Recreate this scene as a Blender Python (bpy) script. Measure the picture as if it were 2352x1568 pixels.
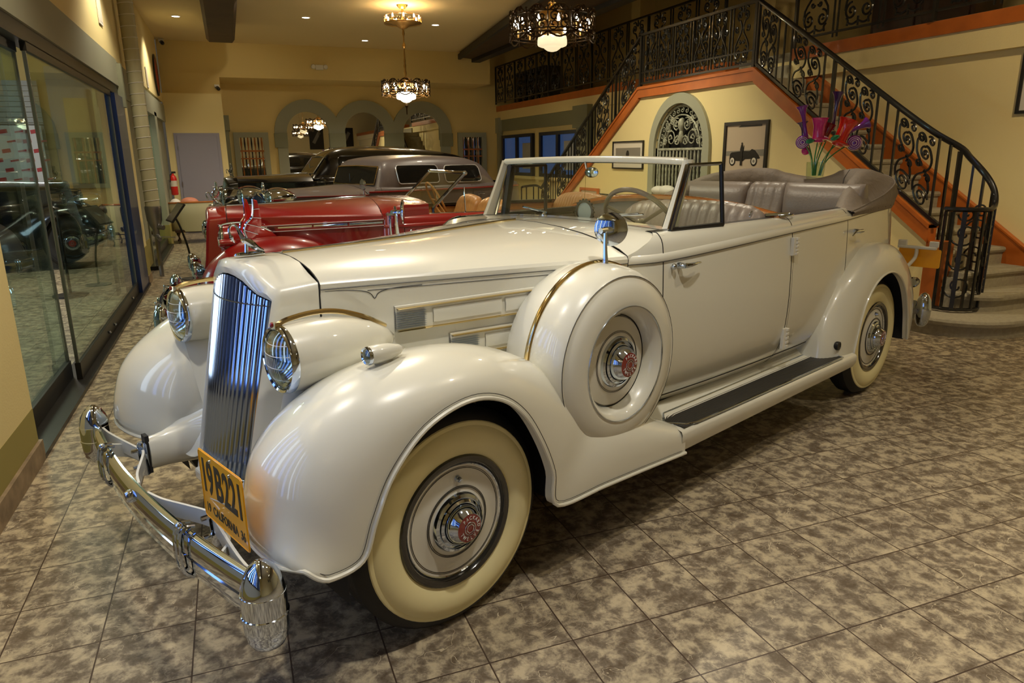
import bpy, bmesh, math, random
from math import sin, cos, pi, radians, sqrt, atan2
from mathutils import Vector, Matrix, Euler
random.seed(7)
for o in list(bpy.data.objects): bpy.data.objects.remove(o)
scn = bpy.context.scene
COL = scn.collection

# ------------------------------------------------------------ camera (2352x1568)
cd = bpy.data.cameras.new('camera'); cam = bpy.data.objects.new('camera', cd); COL.objects.link(cam)
cd.sensor_width = 36.0; cd.lens = 1631.138 / 2352 * 36.0; cd.clip_start = .05; cd.clip_end = 200
_F = Vector((0.34783537, 0.902727, -0.25316895)).normalized()
_R = Vector((0.93202886, -0.36221644, -0.01102015)); _R = (_R - _R.dot(_F) * _F).normalized()
_U = _R.cross(_F)
cam.matrix_world = Matrix(((_R.x, _U.x, -_F.x, -0.31034), (_R.y, _U.y, -_F.y, -2.93981), (_R.z, _U.z, -_F.z, 1.63718), (0, 0, 0, 1)))
scn.camera = cam

# ------------------------------------------------------------ world, exposure, big lights
w = bpy.data.worlds.new('world'); scn.world = w; w.use_nodes = True
w.node_tree.nodes['Background'].inputs[0].default_value = (1.0, .86, .62, 1)
w.node_tree.nodes['Background'].inputs[1].default_value = .05
scn.view_settings.view_transform = 'Standard'; scn.view_settings.look = 'None'
scn.view_settings.exposure = 0.2; scn.view_settings.gamma = 1.0
scn.view_settings.use_curve_mapping = False
def light(name, kind, loc, energy, color, size=.2, aim=None, angle=None, blend=.5, sy=None):
    l = bpy.data.lights.new(name, kind); l.energy = energy; l.color = color
    if kind == 'AREA':
        l.size = size
        if sy: l.shape = 'RECTANGLE'; l.size_y = sy
    elif kind in ('POINT', 'SPOT'): l.shadow_soft_size = size
    if kind == 'SPOT': l.spot_size = radians(angle or 80); l.spot_blend = blend
    o = bpy.data.objects.new(name, l); COL.objects.link(o); o.location = loc
    if aim is not None:
        o.rotation_euler = (Vector(aim) - Vector(loc)).to_track_quat('-Z', 'Y').to_euler()
    return o
WARM = (1.0, .78, .46); NEUT = (1.0, .88, .66); COOL = (.62, .80, 1.0)
# daylight through the shop front behind the camera
# recessed ceiling cans (the light of each disc in the ceiling)
CANS = [(-.92, 12.33), (1.32, 11.75), (3.81, 11.78), (2.83, 14.14), (-.9, 6.6), (3.9, 6.6), (-.8, 1.6), (1.6, 6.3)]
for i, (x, y) in enumerate(CANS):
    light('can_light', 'SPOT', (x, y, 4.10), 130, NEUT, .06, (x, y, 0), 120, .6)
for i, (x, y, e) in enumerate([(1.0, 2.4, 170), (4.0, 2.6, 120), (4.6, -1.2, 75), (.9, -1.7, 190), (-.95, -.6, 130), (2.8, -1.3, 85)]):
    light('track_light', 'SPOT', (x, y, 4.10), e, (1, .94, .84) if i in (3, 4) else NEUT, .07, (x + (.1 if i else -.2), y - .9, 0), 110, .5)

light('wall_fill_spot', 'SPOT', (4.9, -.6, 4.1), 230, WARM, .08, (7.0, 2.6, 1.9), 95, .8)  # added spots without fixtures, brighten the right, stair and door walls
light('wall_fill_spot', 'SPOT', (3.9, 6.3, 4.1), 200, (1, .88, .60), .08, (5.95, 6.6, 1.6), 100, .8)
light('wall_fill_spot', 'SPOT', (.3, 8.6, 4.1), 120, NEUT, .08, (-1.0, 15.0, 1.8), 60, .8)
# ------------------------------------------------------------ node materials
def mat(name, color, rough=.5, metal=0, coat=0, spec=None, emit=None, estr=0, trans=0, ior=None, alpha=None, noise=None, bump=None):
    m = bpy.data.materials.new(name); m.use_nodes = True; nt = m.node_tree; b = nt.nodes['Principled BSDF']
    c = (color[0], color[1], color[2], 1)
    b.inputs['Base Color'].default_value = c; b.inputs['Roughness'].default_value = rough; b.inputs['Metallic'].default_value = metal
    b.inputs['Coat Weight'].default_value = coat; b.inputs['Coat Roughness'].default_value = .03
    if spec is not None: b.inputs['Specular IOR Level'].default_value = spec
    if emit: b.inputs['Emission Color'].default_value = (*emit, 1); b.inputs['Emission Strength'].default_value = estr
    if trans: b.inputs['Transmission Weight'].default_value = trans
    if ior: b.inputs['IOR'].default_value = ior
    if alpha is not None: b.inputs['Alpha'].default_value = alpha
    if noise:
        sc, amt = noise
        tc = nt.nodes.new('ShaderNodeTexCoord'); n = nt.nodes.new('ShaderNodeTexNoise'); n.inputs['Scale'].default_value = sc
        n.inputs['Detail'].default_value = 6
        r = nt.nodes.new('ShaderNodeMixRGB'); r.blend_type = 'MULTIPLY'; r.inputs[0].default_value = 1
        r.inputs[1].default_value = c
        cr = nt.nodes.new('ShaderNodeValToRGB'); cr.color_ramp.elements[0].color = (1 - amt,) * 3 + (1,); cr.color_ramp.elements[1].color = (1 + amt * .3,) * 3 + (1,)
        cr.color_ramp.elements[0].position = .3; cr.color_ramp.elements[1].position = .7
        nt.links.new(tc.outputs['Object'], n.inputs['Vector']); nt.links.new(n.outputs[0], cr.inputs[0]); nt.links.new(cr.outputs[0], r.inputs[2]); nt.links.new(r.outputs[0], b.inputs['Base Color'])
    if bump:
        sc, st = bump
        tc = nt.nodes.new('ShaderNodeTexCoord'); n = nt.nodes.new('ShaderNodeTexNoise'); n.inputs['Scale'].default_value = sc; n.inputs['Detail'].default_value = 4
        bp = nt.nodes.new('ShaderNodeBump'); bp.inputs['Strength'].default_value = st; bp.inputs['Distance'].default_value = .01
        nt.links.new(tc.outputs['Object'], n.inputs['Vector']); nt.links.new(n.outputs[0], bp.inputs['Height']); nt.links.new(bp.outputs[0], b.inputs['Normal'])
    return m
def glassmat(name, tint=(.93, .97, .94), refl=.04):
    m = bpy.data.materials.new(name); m.use_nodes = True; nt = m.node_tree; nt.nodes.clear()
    N = nt.nodes.new; L = nt.links.new
    o = N('ShaderNodeOutputMaterial'); mx = N('ShaderNodeMixShader'); t = N('ShaderNodeBsdfTransparent'); g = N('ShaderNodeBsdfGlossy')
    ge = N('ShaderNodeNewGeometry'); dt = N('ShaderNodeVectorMath'); dt.operation = 'DOT_PRODUCT'; L(ge.outputs['Normal'], dt.inputs[0]); L(ge.outputs['Incoming'], dt.inputs[1])
    ab = N('ShaderNodeMath'); ab.operation = 'ABSOLUTE'; L(dt.outputs['Value'], ab.inputs[0])
    iv = N('ShaderNodeMath'); iv.operation = 'SUBTRACT'; iv.inputs[0].default_value = 1; L(ab.outputs[0], iv.inputs[1])
    pw = N('ShaderNodeMath'); pw.operation = 'POWER'; pw.inputs[1].default_value = 5; L(iv.outputs[0], pw.inputs[0])
    ma = N('ShaderNodeMath'); ma.operation = 'MULTIPLY_ADD'; ma.inputs[1].default_value = .9; ma.inputs[2].default_value = refl; ma.use_clamp = True; L(pw.outputs[0], ma.inputs[0])
    t.inputs[0].default_value = (*tint, 1); g.inputs['Roughness'].default_value = .01; g.inputs[0].default_value = (.9, .95, .95, 1)
    L(ma.outputs[0], mx.inputs[0]); L(t.outputs[0], mx.inputs[1]); L(g.outputs[0], mx.inputs[2]); L(mx.outputs[0], o.inputs[0])
    return m
M = {}
M['white'] = mat('cream_white_paint', (.71, .69, .575), .28, coat=1.0)
M['white2'] = mat('cream_white_trim_paint', (.72, .70, .61), .35, coat=.6)
M['red'] = mat('deep_red_paint', (.26, .004, .004), .3, coat=1.0)
M['greyp'] = mat('warm_grey_paint', (.13, .105, .10), .38, coat=.35)
M['blackp'] = mat('black_paint', (.006, .005, .004), .2, coat=1.0)
M['chrome'] = mat('chrome', (.60, .67, .78), .06, metal=1)
M['chromeD'] = mat('grille_chrome', (.50, .54, .62), .10, metal=1)
M['brass'] = mat('brass', (.62, .40, .14), .28, metal=1)
M['gold'] = mat('gold_plated_strip', (.85, .68, .35), .12, metal=1)
M['tyre'] = mat('tyre_rubber', (.012, .011, .010), .6)
M['whitewall'] = mat('cream_whitewall_rubber', (.86, .77, .42), .55)
M['blacklac'] = mat('black_lacquer', (.01, .009, .008), .15, coat=1)
M['line'] = mat('thin_dark_pinstripe', (.03, .028, .025), .4)
M['gap'] = mat('panel_gap_shadow', (.02, .018, .015), .8)
M['under'] = mat('underbody_black', (.01, .01, .01), .8)
M['leather'] = mat('taupe_leather', (.27, .225, .195), .40, bump=(60, .15))
M['tan'] = mat('tan_leather', (.50, .24, .07), .38, bump=(60, .15))
M['canvas'] = mat('taupe_canvas', (.27, .225, .185), .70, bump=(18, .8))
M['wood'] = mat('varnished_wood', (.42, .13, .025), .15, coat=1, noise=(8, .35))
M['ruby'] = mat('ruby_red_wing', (.50, .012, .01), .12, coat=1)
M['emblem'] = mat('red_enamel', (.22, .012, .01), .15, coat=1)
M['plate'] = mat('orange_plate_enamel', (.95, .41, .004), .35, coat=.3)
M['ink'] = mat('black_enamel_ink', (.015, .013, .01), .4)
M['mat'] = mat('ribbed_rubber_mat', (.022, .02, .016), .55)
M['lens'] = glassmat('headlamp_lens_glass', (.80, .88, .82), .16)
M['day'] = mat('daylit_shop_window', (.5, .7, 1), .2, emit=(.16, .34, 1.0), estr=2.6)
M['dayw'] = mat('daylit_shop_window_pale', (.5, .7, 1), .2, emit=(.62, .78, 1.0), estr=3.4)
M['glass'] = glassmat('car_glass', (.90, .94, .87), .045)
M['pane'] = glassmat('shop_glass', (.78, .88, .82), .07)
M['darkglass'] = mat('dark_tinted_car_window', (.012, .011, .009), .06, spec=.35)
M['brightrim'] = mat('brightened_trim', (.80, .80, .84), .28, metal=.55)  # bright reflections of chrome put into a paler, duller metal
M['navy'] = mat('navy_blue_jamb', (.008, .025, .11), .3, coat=.3)
M['wall'] = mat('cream_wall_paint', (.75, .59, .25), .75, bump=(90, .12))
M['wall2'] = mat('pale_cream_wall_paint', (.80, .67, .33), .7, bump=(90, .12))
M['ceil'] = mat('cream_ceiling_paint', (.80, .67, .38), .85)
M['green'] = mat('sage_trim_paint', (.235, .24, .155), .7, bump=(70, .1))
M['green2'] = mat('sage_pale_paint', (.33, .335, .245), .7, bump=(70, .1))
M['olive'] = mat('olive_dado_paint', (.32, .27, .075), .6)
M['orange'] = mat('stained_cherry_wood', (.50, .125, .014), .38, coat=.25, noise=(5, .2))
M['brown'] = mat('dark_brown_beam', (.07, .04, .018), .6, noise=(3, .3))
M['iron'] = mat('black_wrought_iron', (.008, .008, .008), .28, coat=.4)
M['carpet'] = mat('grey_beige_carpet', (.40, .36, .26), .95, bump=(160, .6), noise=(30, .15))
M['door'] = mat('lavender_grey_door', (.30, .29, .36), .5)
M['metaldark'] = mat('dark_bronze_frame', (.035, .033, .03), .35, metal=.6)
M['mirror'] = mat('mirror_silver', (.86, .84, .76), .01, metal=1)
M['plain_white'] = mat('plain_white', (.75, .73, .68), .5)
M['steel'] = mat('galvanised_steel', (.35, .35, .35), .35, metal=1)
M['bulb'] = mat('glowing_candle_bulb', (1, .9, .7), .4, emit=(1.0, .85, .62), estr=26)
M['bowl'] = mat('milk_glass_bowl', (.85, .78, .60), .35, emit=(1.0, .84, .52), estr=.75)
M['bowl_lit'] = mat('lit_milk_glass_bowl', (.9, .85, .7), .35, emit=(1.0, .93, .72), estr=5)
M['can'] = mat('glowing_can_lamp', (1, 1, 1), .4, emit=(1.0, .96, .85), estr=9)
M['darkbronze'] = mat('dark_bronze_filigree', (.055, .032, .012), .4, metal=.8)
M['stone'] = mat('brown_baseboard_tile', (.30, .215, .13), .5, noise=(12, .4))
M['dark'] = mat('near_black', (.012, .011, .010), .5)
M['photo_bg'] = mat('sepia_photo_paper', (.52, .42, .30), .6)
M['photo_mid'] = mat('grey_photo_tone', (.22, .20, .16), .6)
M['matboard'] = mat('white_mat_board', (.65, .60, .50), .7)
M['patina'] = mat('green_grey_patina_iron', (.40, .41, .31), .55, metal=.1, noise=(20, .5))
M['bluewin'] = mat('window_frame_dark_blue', (.01, .013, .03), .3)
M['bluelit'] = mat('daylit_pane', (.04, .09, .22), .15, emit=(.12, .26, .70), estr=.10)
M['slat'] = mat('grey_slatwall', (.38, .40, .40), .5)
M['banner'] = mat('white_banner', (.62, .64, .66), .6)
M['redink'] = mat('red_ink', (.45, .03, .03), .5)
M['velvet'] = mat('salmon_velvet', (.55, .20, .12), .55, bump=(40, .3))
M['upcream'] = mat('cream_upholstery', (.55, .50, .32), .6)

# ------------------------------------------------------------ mesh builder
class MB:
    def __init__(s): s.v = []; s.f = []; s.x = None
    def _p(s, p):
        return tuple(s.x @ Vector(p)) if s.x is not None else tuple(p)
    def add(s, vs, fs):
        b = len(s.v); s.v += [s._p(p) for p in vs]; s.f += [tuple(b + i for i in f) for f in fs]; return s
    def grid(s, rows, cu=False, cv=False):
        n = len(rows); m = len(rows[0]); vs = [p for r in rows for p in r]; fs = []
        for i in range(n if cu else n - 1):
            for j in range(m if cv else m - 1):
                fs.append((i * m + j, i * m + (j + 1) % m, ((i + 1) % n) * m + (j + 1) % m, ((i + 1) % n) * m + j))
        return s.add(vs, fs)
    def loft(s, secs, caps=True):
        s.grid(secs, False, True)
        if caps:
            s.add(secs[0], [tuple(range(len(secs[0])))[::-1]]); s.add(secs[-1], [tuple(range(len(secs[-1])))])
        return s
    def box(s, c, d, rz=0, bev=0):
        X = Matrix.Translation(c) @ Matrix.Rotation(rz, 4, 'Z'); a, b, e = d[0] / 2, d[1] / 2, d[2] / 2
        vs = [tuple(X @ Vector((i * a, j * b, k * e))) for k in (-1, 1) for j in (-1, 1) for i in (-1, 1)]
        return s.add(vs, [(0, 2, 3, 1), (4, 5, 7, 6), (0, 1, 5, 4), (2, 6, 7, 3), (0, 4, 6, 2), (1, 3, 7, 5)])
    def bx(s, x0, x1, y0, y1, z0, z1):
        return s.box(((x0 + x1) / 2, (y0 + y1) / 2, (z0 + z1) / 2), (abs(x1 - x0), abs(y1 - y0), abs(z1 - z0)))
    def prism(s, poly, a, b, axis='z'):
        k = {'z': lambda p, t: (p[0], p[1], t), 'y': lambda p, t: (p[0], t, p[1]), 'x': lambda p, t: (t, p[0], p[1])}[axis]
        n = len(poly); vs = [k(p, a) for p in poly] + [k(p, b) for p in poly]
        return s.add(vs, [tuple(range(n))[::-1], tuple(range(n, 2 * n))] + [(i, (i + 1) % n, n + (i + 1) % n, n + i) for i in range(n)])
    def lathe(s, prof, c=(0, 0, 0), axis='z', n=32, a0=0, a1=2 * pi, sc=1.0):
        full = abs(a1 - a0 - 2 * pi) < 1e-6; rows = []
        for r, h in prof:
            row = []
            for i in range(n if full else n + 1):
                t = a0 + (a1 - a0) * i / n; x, y = r * cos(t), r * sin(t)
                p = {'z': (x, y * sc, h), 'y': (x, h, y * sc), 'x': (h, x, y * sc)}[axis]
                row.append((c[0] + p[0], c[1] + p[1], c[2] + p[2]))
            rows.append(row)
        return s.grid(rows, False, full)
    def tube(s, path, r, n=8, closed=False, caps=True, flat=1.0):
        P = [Vector(p) for p in path]; N = len(P)
        if N < 2: return s
        rad = r if isinstance(r, (list, tuple)) else [r] * N
        rows = []; up = None
        for i in range(N):
            if closed: t = P[(i + 1) % N] - P[i - 1]
            else: t = P[min(i + 1, N - 1)] - P[max(i - 1, 0)]
            if t.length < 1e-9: t = Vector((0, 0, 1))
            t.normalize()
            if up is None:
                up = Vector((0, 0, 1)) if abs(t.z) < .9 else Vector((1, 0, 0))
            u = up - t * up.dot(t)
            if u.length < 1e-6: u = t.orthogonal()
            u.normalize(); up = u; v = t.cross(u)
            rows.append([tuple(P[i] + (u * cos(2 * pi * k / n) + v * sin(2 * pi * k / n) * flat) * rad[i]) for k in range(n)])
        s.grid(rows, closed, True)
        if caps and not closed:
            s.add(rows[0], [tuple(range(n))[::-1]]); s.add(rows[-1], [tuple(range(n))])
        return s
    def bar(s, p0, p1, w, h=None):   # square bar
        h = h or w; P0, P1 = Vector(p0), Vector(p1); t = (P1 - P0).normalized()
        up = Vector((0, 0, 1)) if abs(t.z) < .95 else Vector((1, 0, 0))
        u = t.cross(up).normalized(); v = u.cross(t)
        vs = []
        for P in (P0, P1):
            for a, b in ((-1, -1), (1, -1), (1, 1), (-1, 1)): vs.append(tuple(P + u * a * w / 2 + v * b * h / 2))
        return s.add(vs, [(0, 3, 2, 1), (4, 5, 6, 7), (0, 1, 5, 4), (1, 2, 6, 5), (2, 3, 7, 6), (3, 0, 4, 7)])
    def ball(s, c, r, n=16, m=10):
        if not isinstance(r, (list, tuple)): r = (r, r, r)
        rows = []
        for i in range(m + 1):
            a = -pi / 2 + pi * i / m
            rows.append([(c[0] + r[0] * cos(a) * cos(2 * pi * j / n), c[1] + r[1] * cos(a) * sin(2 * pi * j / n), c[2] + r[2] * sin(a)) for j in range(n)])
        return s.grid(rows, False, True)
    def mesh(s, name, m, smooth=True, ang=35, merge=1e-5):
        me = bpy.data.meshes.new(name); me.from_pydata(s.v, [], s.f)
        bm = bmesh.new(); bm.from_mesh(me); bmesh.ops.remove_doubles(bm, verts=bm.verts, dist=merge)
        bmesh.ops.recalc_face_normals(bm, faces=bm.faces); bm.to_mesh(me); bm.free()
        if smooth:
            me.shade_smooth(); me.set_sharp_from_angle(angle=radians(ang))
        if m: me.materials.append(M[m] if isinstance(m, str) else m)
        me.update(); return me
    def build(s, name, m, parent=None, smooth=True, ang=35, bev=0, solid=0, sub=0, loc=None, label=None, merge=1e-5):
        me = s.mesh(name, m, smooth, ang, merge); o = bpy.data.objects.new(name, me); COL.objects.link(o)
        if parent is not None: o.parent = parent
        if loc: o.location = loc
        if solid:
            k = o.modifiers.new('solid', 'SOLIDIFY'); k.thickness = solid; k.offset = 0
        if sub:
            k = o.modifiers.new('sub', 'SUBSURF'); k.levels = sub; k.render_levels = sub
        if bev:
            k = o.modifiers.new('bevel', 'BEVEL'); k.width = bev; k.segments = 2; k.limit_method = 'ANGLE'; k.angle_limit = radians(40)
        if label: o['label'] = label
        return o
def tag(o, label=None, cat=None, group=None, kind=None):
    if label: o['label'] = label
    if cat: o['category'] = cat
    if group: o['group'] = group
    if kind: o['kind'] = kind
    return o
def empty(name, loc=(0, 0, 0), rz=0, label=None, cat=None, group=None, sc=None):
    o = bpy.data.objects.new(name, None); COL.objects.link(o); o.location = loc; o.rotation_euler = (0, 0, rz)
    o.empty_display_size = .1
    if sc: o.scale = (sc, sc, sc)
    return tag(o, label, cat, group)
def struct(mb, name, m, smooth=False, bev=0, parent=None):
    o = mb.build(name, m, parent, smooth, bev=bev)
    if parent is None: o['kind'] = 'structure'
    return o
def copy_tree(o, parent=None):
    c = o.copy(); COL.objects.link(c); c.parent = parent
    for ch in list(o.children): copy_tree(ch, c)
    return c
def cr(pts, t):
    """Catmull-Rom through pts at parameter t (0..len-1)"""
    n = len(pts); i = min(int(t), n - 2); u = t - i
    p0, p1, p2, p3 = (Vector(pts[max(i - 1, 0)]), Vector(pts[i]), Vector(pts[i + 1]), Vector(pts[min(i + 2, n - 1)]))
    return .5 * ((2 * p1) + (p2 - p0) * u + (2 * p0 - 5 * p1 + 4 * p2 - p3) * u * u + (3 * p1 - p0 - 3 * p2 + p3) * u ** 3)
def crv(pts, n):
    return [tuple(cr(pts, (len(pts) - 1) * i / n)) for i in range(n + 1)]
def lerp(a, b, t): return a + (b - a) * t
def tab(x, T):
    if x <= T[0][0]: return T[0][1]
    for (a, p), (b, q) in zip(T, T[1:]):
        if x <= b: return lerp(p, q, (x - a) / (b - a))
    return T[-1][1]
def smtab(x, T):
    xs = [p[0] for p in T]
    if x <= xs[0]: return T[0][1]
    if x >= xs[-1]: return T[-1][1]
    for i in range(len(xs) - 1):
        if x <= xs[i + 1]: break
    def sl(k):
        if k == 0: return (T[1][1] - T[0][1]) / (xs[1] - xs[0])
        if k == len(xs) - 1: return (T[-1][1] - T[-2][1]) / (xs[-1] - xs[-2])
        return (T[k + 1][1] - T[k - 1][1]) / (xs[k + 1] - xs[k - 1])
    h = xs[i + 1] - xs[i]; u = (x - xs[i]) / h
    return (2 * u ** 3 - 3 * u * u + 1) * T[i][1] + (u ** 3 - 2 * u * u + u) * h * sl(i) + (-2 * u ** 3 + 3 * u * u) * T[i + 1][1] + (u ** 3 - u * u) * h * sl(i + 1)
def text_obj(name, s, size, depth, m, parent, mw, align='CENTER', sx=1.0, label=None, bold=0.0):
    """lettering as a mesh; mw maps text plane (x right, y up, z out) into the parent space"""
    c = bpy.data.curves.new(name, 'FONT'); c.body = s; c.size = size; c.extrude = depth; c.offset = bold; c.align_x = align; c.align_y = 'CENTER'
    t = bpy.data.objects.new(name, c); COL.objects.link(t); bpy.context.view_layer.update()
    me = bpy.data.meshes.new_from_object(t.evaluated_get(bpy.context.evaluated_depsgraph_get())); bpy.data.objects.remove(t)
    me.transform(mw @ Matrix.Diagonal((sx, 1, 1, 1))); me.materials.clear(); me.materials.append(M[m])
    o = bpy.data.objects.new(name, me); COL.objects.link(o); o.parent = parent
    if label: o['label'] = label
    return o
def frame(o, x, y):
    """matrix with origin o, text x axis, text y axis"""
    x = Vector(x).normalized(); y = Vector(y); y = (y - x * x.dot(y)).normalized(); z = x.cross(y)
    return Matrix(((x.x, y.x, z.x, o[0]), (x.y, y.y, z.y, o[1]), (x.z, y.z, z.z, o[2]), (0, 0, 0, 1)))
# ============================================================ floor
def floor_material():
    m = bpy.data.materials.new('marbled_floor_tile'); m.use_nodes = True; nt = m.node_tree; b = nt.nodes['Principled BSDF']; L = nt.links.new
    def N(t, **k):
        n = nt.nodes.new(t)
        for a, v in k.items(): setattr(n, a, v)
        return n
    def V(n, i, v): n.inputs[i].default_value = v
    tc = N('ShaderNodeTexCoord'); sp = N('ShaderNodeSeparateXYZ'); L(tc.outputs['Object'], sp.inputs[0])
    cells = []; grouts = []
    for ax, o in ((0, .33520), (1, -1.02251)):
        a = N('ShaderNodeMath', operation='SUBTRACT'); L(sp.outputs[ax], a.inputs[0]); V(a, 1, o)
        d = N('ShaderNodeMath', operation='DIVIDE'); L(a.outputs[0], d.inputs[0]); V(d, 1, .308342)
        f = N('ShaderNodeMath', operation='FLOOR'); L(d.outputs[0], f.inputs[0]); cells.append(f)
        fr = N('ShaderNodeMath', operation='FRACT'); L(d.outputs[0], fr.inputs[0])
        s = N('ShaderNodeMath', operation='SUBTRACT'); L(fr.outputs[0], s.inputs[0]); V(s, 1, .5)
        ab = N('ShaderNodeMath', operation='ABSOLUTE'); L(s.outputs[0], ab.inputs[0])
        g = N('ShaderNodeMath', operation='GREATER_THAN'); L(ab.outputs[0], g.inputs[0]); V(g, 1, .4915); grouts.append(g)
    gr = N('ShaderNodeMath', operation='MAXIMUM'); L(grouts[0].outputs[0], gr.inputs[0]); L(grouts[1].outputs[0], gr.inputs[1])
    cb = N('ShaderNodeCombineXYZ'); L(cells[0].outputs[0], cb.inputs[0]); L(cells[1].outputs[0], cb.inputs[1])
    wn = N('ShaderNodeTexWhiteNoise'); wn.noise_dimensions = '3D'; L(cb.outputs[0], wn.inputs['Vector'])
    sc = N('ShaderNodeVectorMath', operation='SCALE'); L(wn.outputs['Color'], sc.inputs[0]); V(sc, 3, 7.0)
    ad = N('ShaderNodeVectorMath', operation='ADD'); L(tc.outputs['Object'], ad.inputs[0]); L(sc.outputs[0], ad.inputs[1])
    n1 = N('ShaderNodeTexNoise'); V(n1, 'Scale', 15); V(n1, 'Detail', 9); V(n1, 'Roughness', .68); V(n1, 'Distortion', .25); L(ad.outputs[0], n1.inputs['Vector'])
    r1 = N('ShaderNodeValToRGB'); e = r1.color_ramp.elements
    e[0].position = .36; e[0].color = (.125, .092, .058, 1); e[1].position = .62; e[1].color = (.52, .43, .275, 1)
    k = e.new(.46); k.color = (.20, .16, .11, 1); k = e.new(.53); k.color = (.36, .295, .195, 1)
    L(n1.outputs[0], r1.inputs[0])
    n2 = N('ShaderNodeTexNoise'); V(n2, 'Scale', 4.2); V(n2, 'Detail', 3); V(n2, 'Distortion', 1.4); L(ad.outputs[0], n2.inputs['Vector'])
    s2 = N('ShaderNodeMath', operation='SUBTRACT'); L(n2.outputs[0], s2.inputs[0]); V(s2, 1, .5)
    a2 = N('ShaderNodeMath', operation='ABSOLUTE'); L(s2.outputs[0], a2.inputs[0])
    v2 = N('ShaderNodeMath', operation='LESS_THAN'); L(a2.outputs[0], v2.inputs[0]); V(v2, 1, .0020)
    mv = N('ShaderNodeMixRGB'); L(v2.outputs[0], mv.inputs[0]); L(r1.outputs[0], mv.inputs[1]); V(mv, 2, (.50, .42, .28, 1))
    mg = N('ShaderNodeMixRGB'); L(gr.outputs[0], mg.inputs[0]); L(mv.outputs[0], mg.inputs[1]); V(mg, 2, (.07, .045, .03, 1))
    L(mg.outputs[0], b.inputs['Base Color']); V(b, 'Roughness', .36)
    V(b, 'Specular IOR Level', .35)
    bp = N('ShaderNodeBump'); V(bp, 'Strength', .25); V(bp, 'Distance', .004); iv = N('ShaderNodeMath', operation='SUBTRACT'); V(iv, 0, 1); L(gr.outputs[0], iv.inputs[1])
    L(iv.outputs[0], bp.inputs['Height']); L(bp.outputs[0], b.inputs['Normal'])
    return m
M['floor'] = floor_material()
XL, XR, YB, YF, ZC = -1.5, 7.0, 16.8, -7.2, 4.16
struct(MB().bx(-7.5, 10.5, YF - .2, YB + .2, -.1, 0), 'floor', 'floor')

# ============================================================ ceilings
struct(MB().bx(-7.5, 5.95, YF - .2, 15.3, ZC, ZC + .15), 'ceiling', 'ceil')
struct(MB().bx(5.8, 10.5, YF - .2, YB + .2, 5.6, 5.75), 'ceiling', 'ceil')
struct(MB().bx(5.85, 5.95, YF - .2, YB, ZC, 5.6), 'wall_upper', 'wall')
# dark beams under the ceiling
o = MB().prism([(-.45, 3.6), (-.45, 4.16), (.06, 4.16), (.06, 3.6), (.02, 3.78 - .0), (-.40, 3.78)][:0] or [(-.45, 3.86), (-.40, 3.8), (.01, 3.8), (.06, 3.86), (.06, 4.16), (-.45, 4.16)], -7.0, 12.75, 'y').build('ceiling_beam', 'brown', smooth=False)
tag(o, 'dark brown box beam running along the ceiling above the glass wall side, nearest the lavender door', 'beam', 'ceiling beams')
bm_ = MB()
bot = [(5.39, 15.25, 4.03), (5.95, 15.25, 3.98), (5.65, 3.0, 3.98), (3.95, 3.0, 4.03)]
bm_.add(bot + [(p[0], p[1], 4.159) for p in bot], [(0, 1, 2, 3), (4, 7, 6, 5), (0, 4, 5, 1), (1, 5, 6, 2), (2, 6, 7, 3), (3, 7, 4, 0)])
o = bm_.build('ceiling_beam', 'brown', smooth=False)
tag(o, 'wide tapering dark brown beam on the ceiling beside the balcony, behind the near chandelier', 'beam', 'ceiling beams')
MB().bar((5.37, 15.25, 4.04), (3.93, 3.0, 4.04), .07, .12).build('edge_trim', 'dark', o, False)
MB().bar((5.80, 15.25, 4.0), (5.62, 3.0, 4.0), .22, .16).build('edge_trim', 'dark', o, False)

# ============================================================ far walls
b = MB().bx(-1.5, 6.2, 15.3, 15.4, 3.42, ZC).bx(-1.5, 6.2, 15.4, YB, 3.42, 3.5)
struct(b, 'wall_back_upper', 'wall')
# arcade wall with three round-arched mirrors and two lattice windows
def arch_pts(cy, r, zs, n=20):
    return [(cy + r * cos(pi * i / n), zs + r * sin(pi * i / n)) for i in range(n + 1)]
struct(MB().bx(-.4, 10.5, YB, YB + .15, 0, 3.5).bx(5.85, 10.5, YB, YB + .15, 3.5, 5.6), 'wall_back', 'wall')
arches = [1.71, 3.17, 4.72]; ZS = 2.25
for i, ax in enumerate(arches):
    ro, ri = .83, .53
    d = MB()
    fo = arch_pts(ax, ro, ZS); fi = arch_pts(ax, ri, ZS)
    for q in range(len(fo) - 1):
        a, b_, c_, e_ = fo[q], fo[q + 1], fi[q + 1], fi[q]
        d.add([(a[0], YB - .1 - i * .003, a[1]), (b_[0], YB - .1 - i * .003, b_[1]), (c_[0], YB - .1 - i * .003, c_[1]), (e_[0], YB - .1 - i * .003, e_[1]),
               (a[0], YB, a[1]), (b_[0], YB, b_[1]), (c_[0], YB, c_[1]), (e_[0], YB, e_[1])],
              [(0, 1, 2, 3), (0, 4, 5, 1), (3, 2, 6, 7)])
    t = d.build('mirror_arch', 'green2', smooth=False)
    tag(t, ['sage green round arch around the leftmost arched mirror', 'sage green round arch around the middle arched mirror', 'sage green round arch around the rightmost arched mirror'][i], 'arch', 'arches on the back wall')
    p = arch_pts(ax, ri, ZS); g = MB().prism([(ax - ri, .5)] + p[::-1] + [(ax + ri, .5)], YB - .03, YB - .015, 'y')
    o = g.build('arched_mirror', 'mirror', smooth=False)
    tag(o, ['leftmost arched wall mirror, reflecting chandeliers', 'middle arched wall mirror between two sage piers', 'rightmost arched wall mirror, reflecting the orange stair band'][i], 'mirror', 'arched mirrors')
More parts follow.
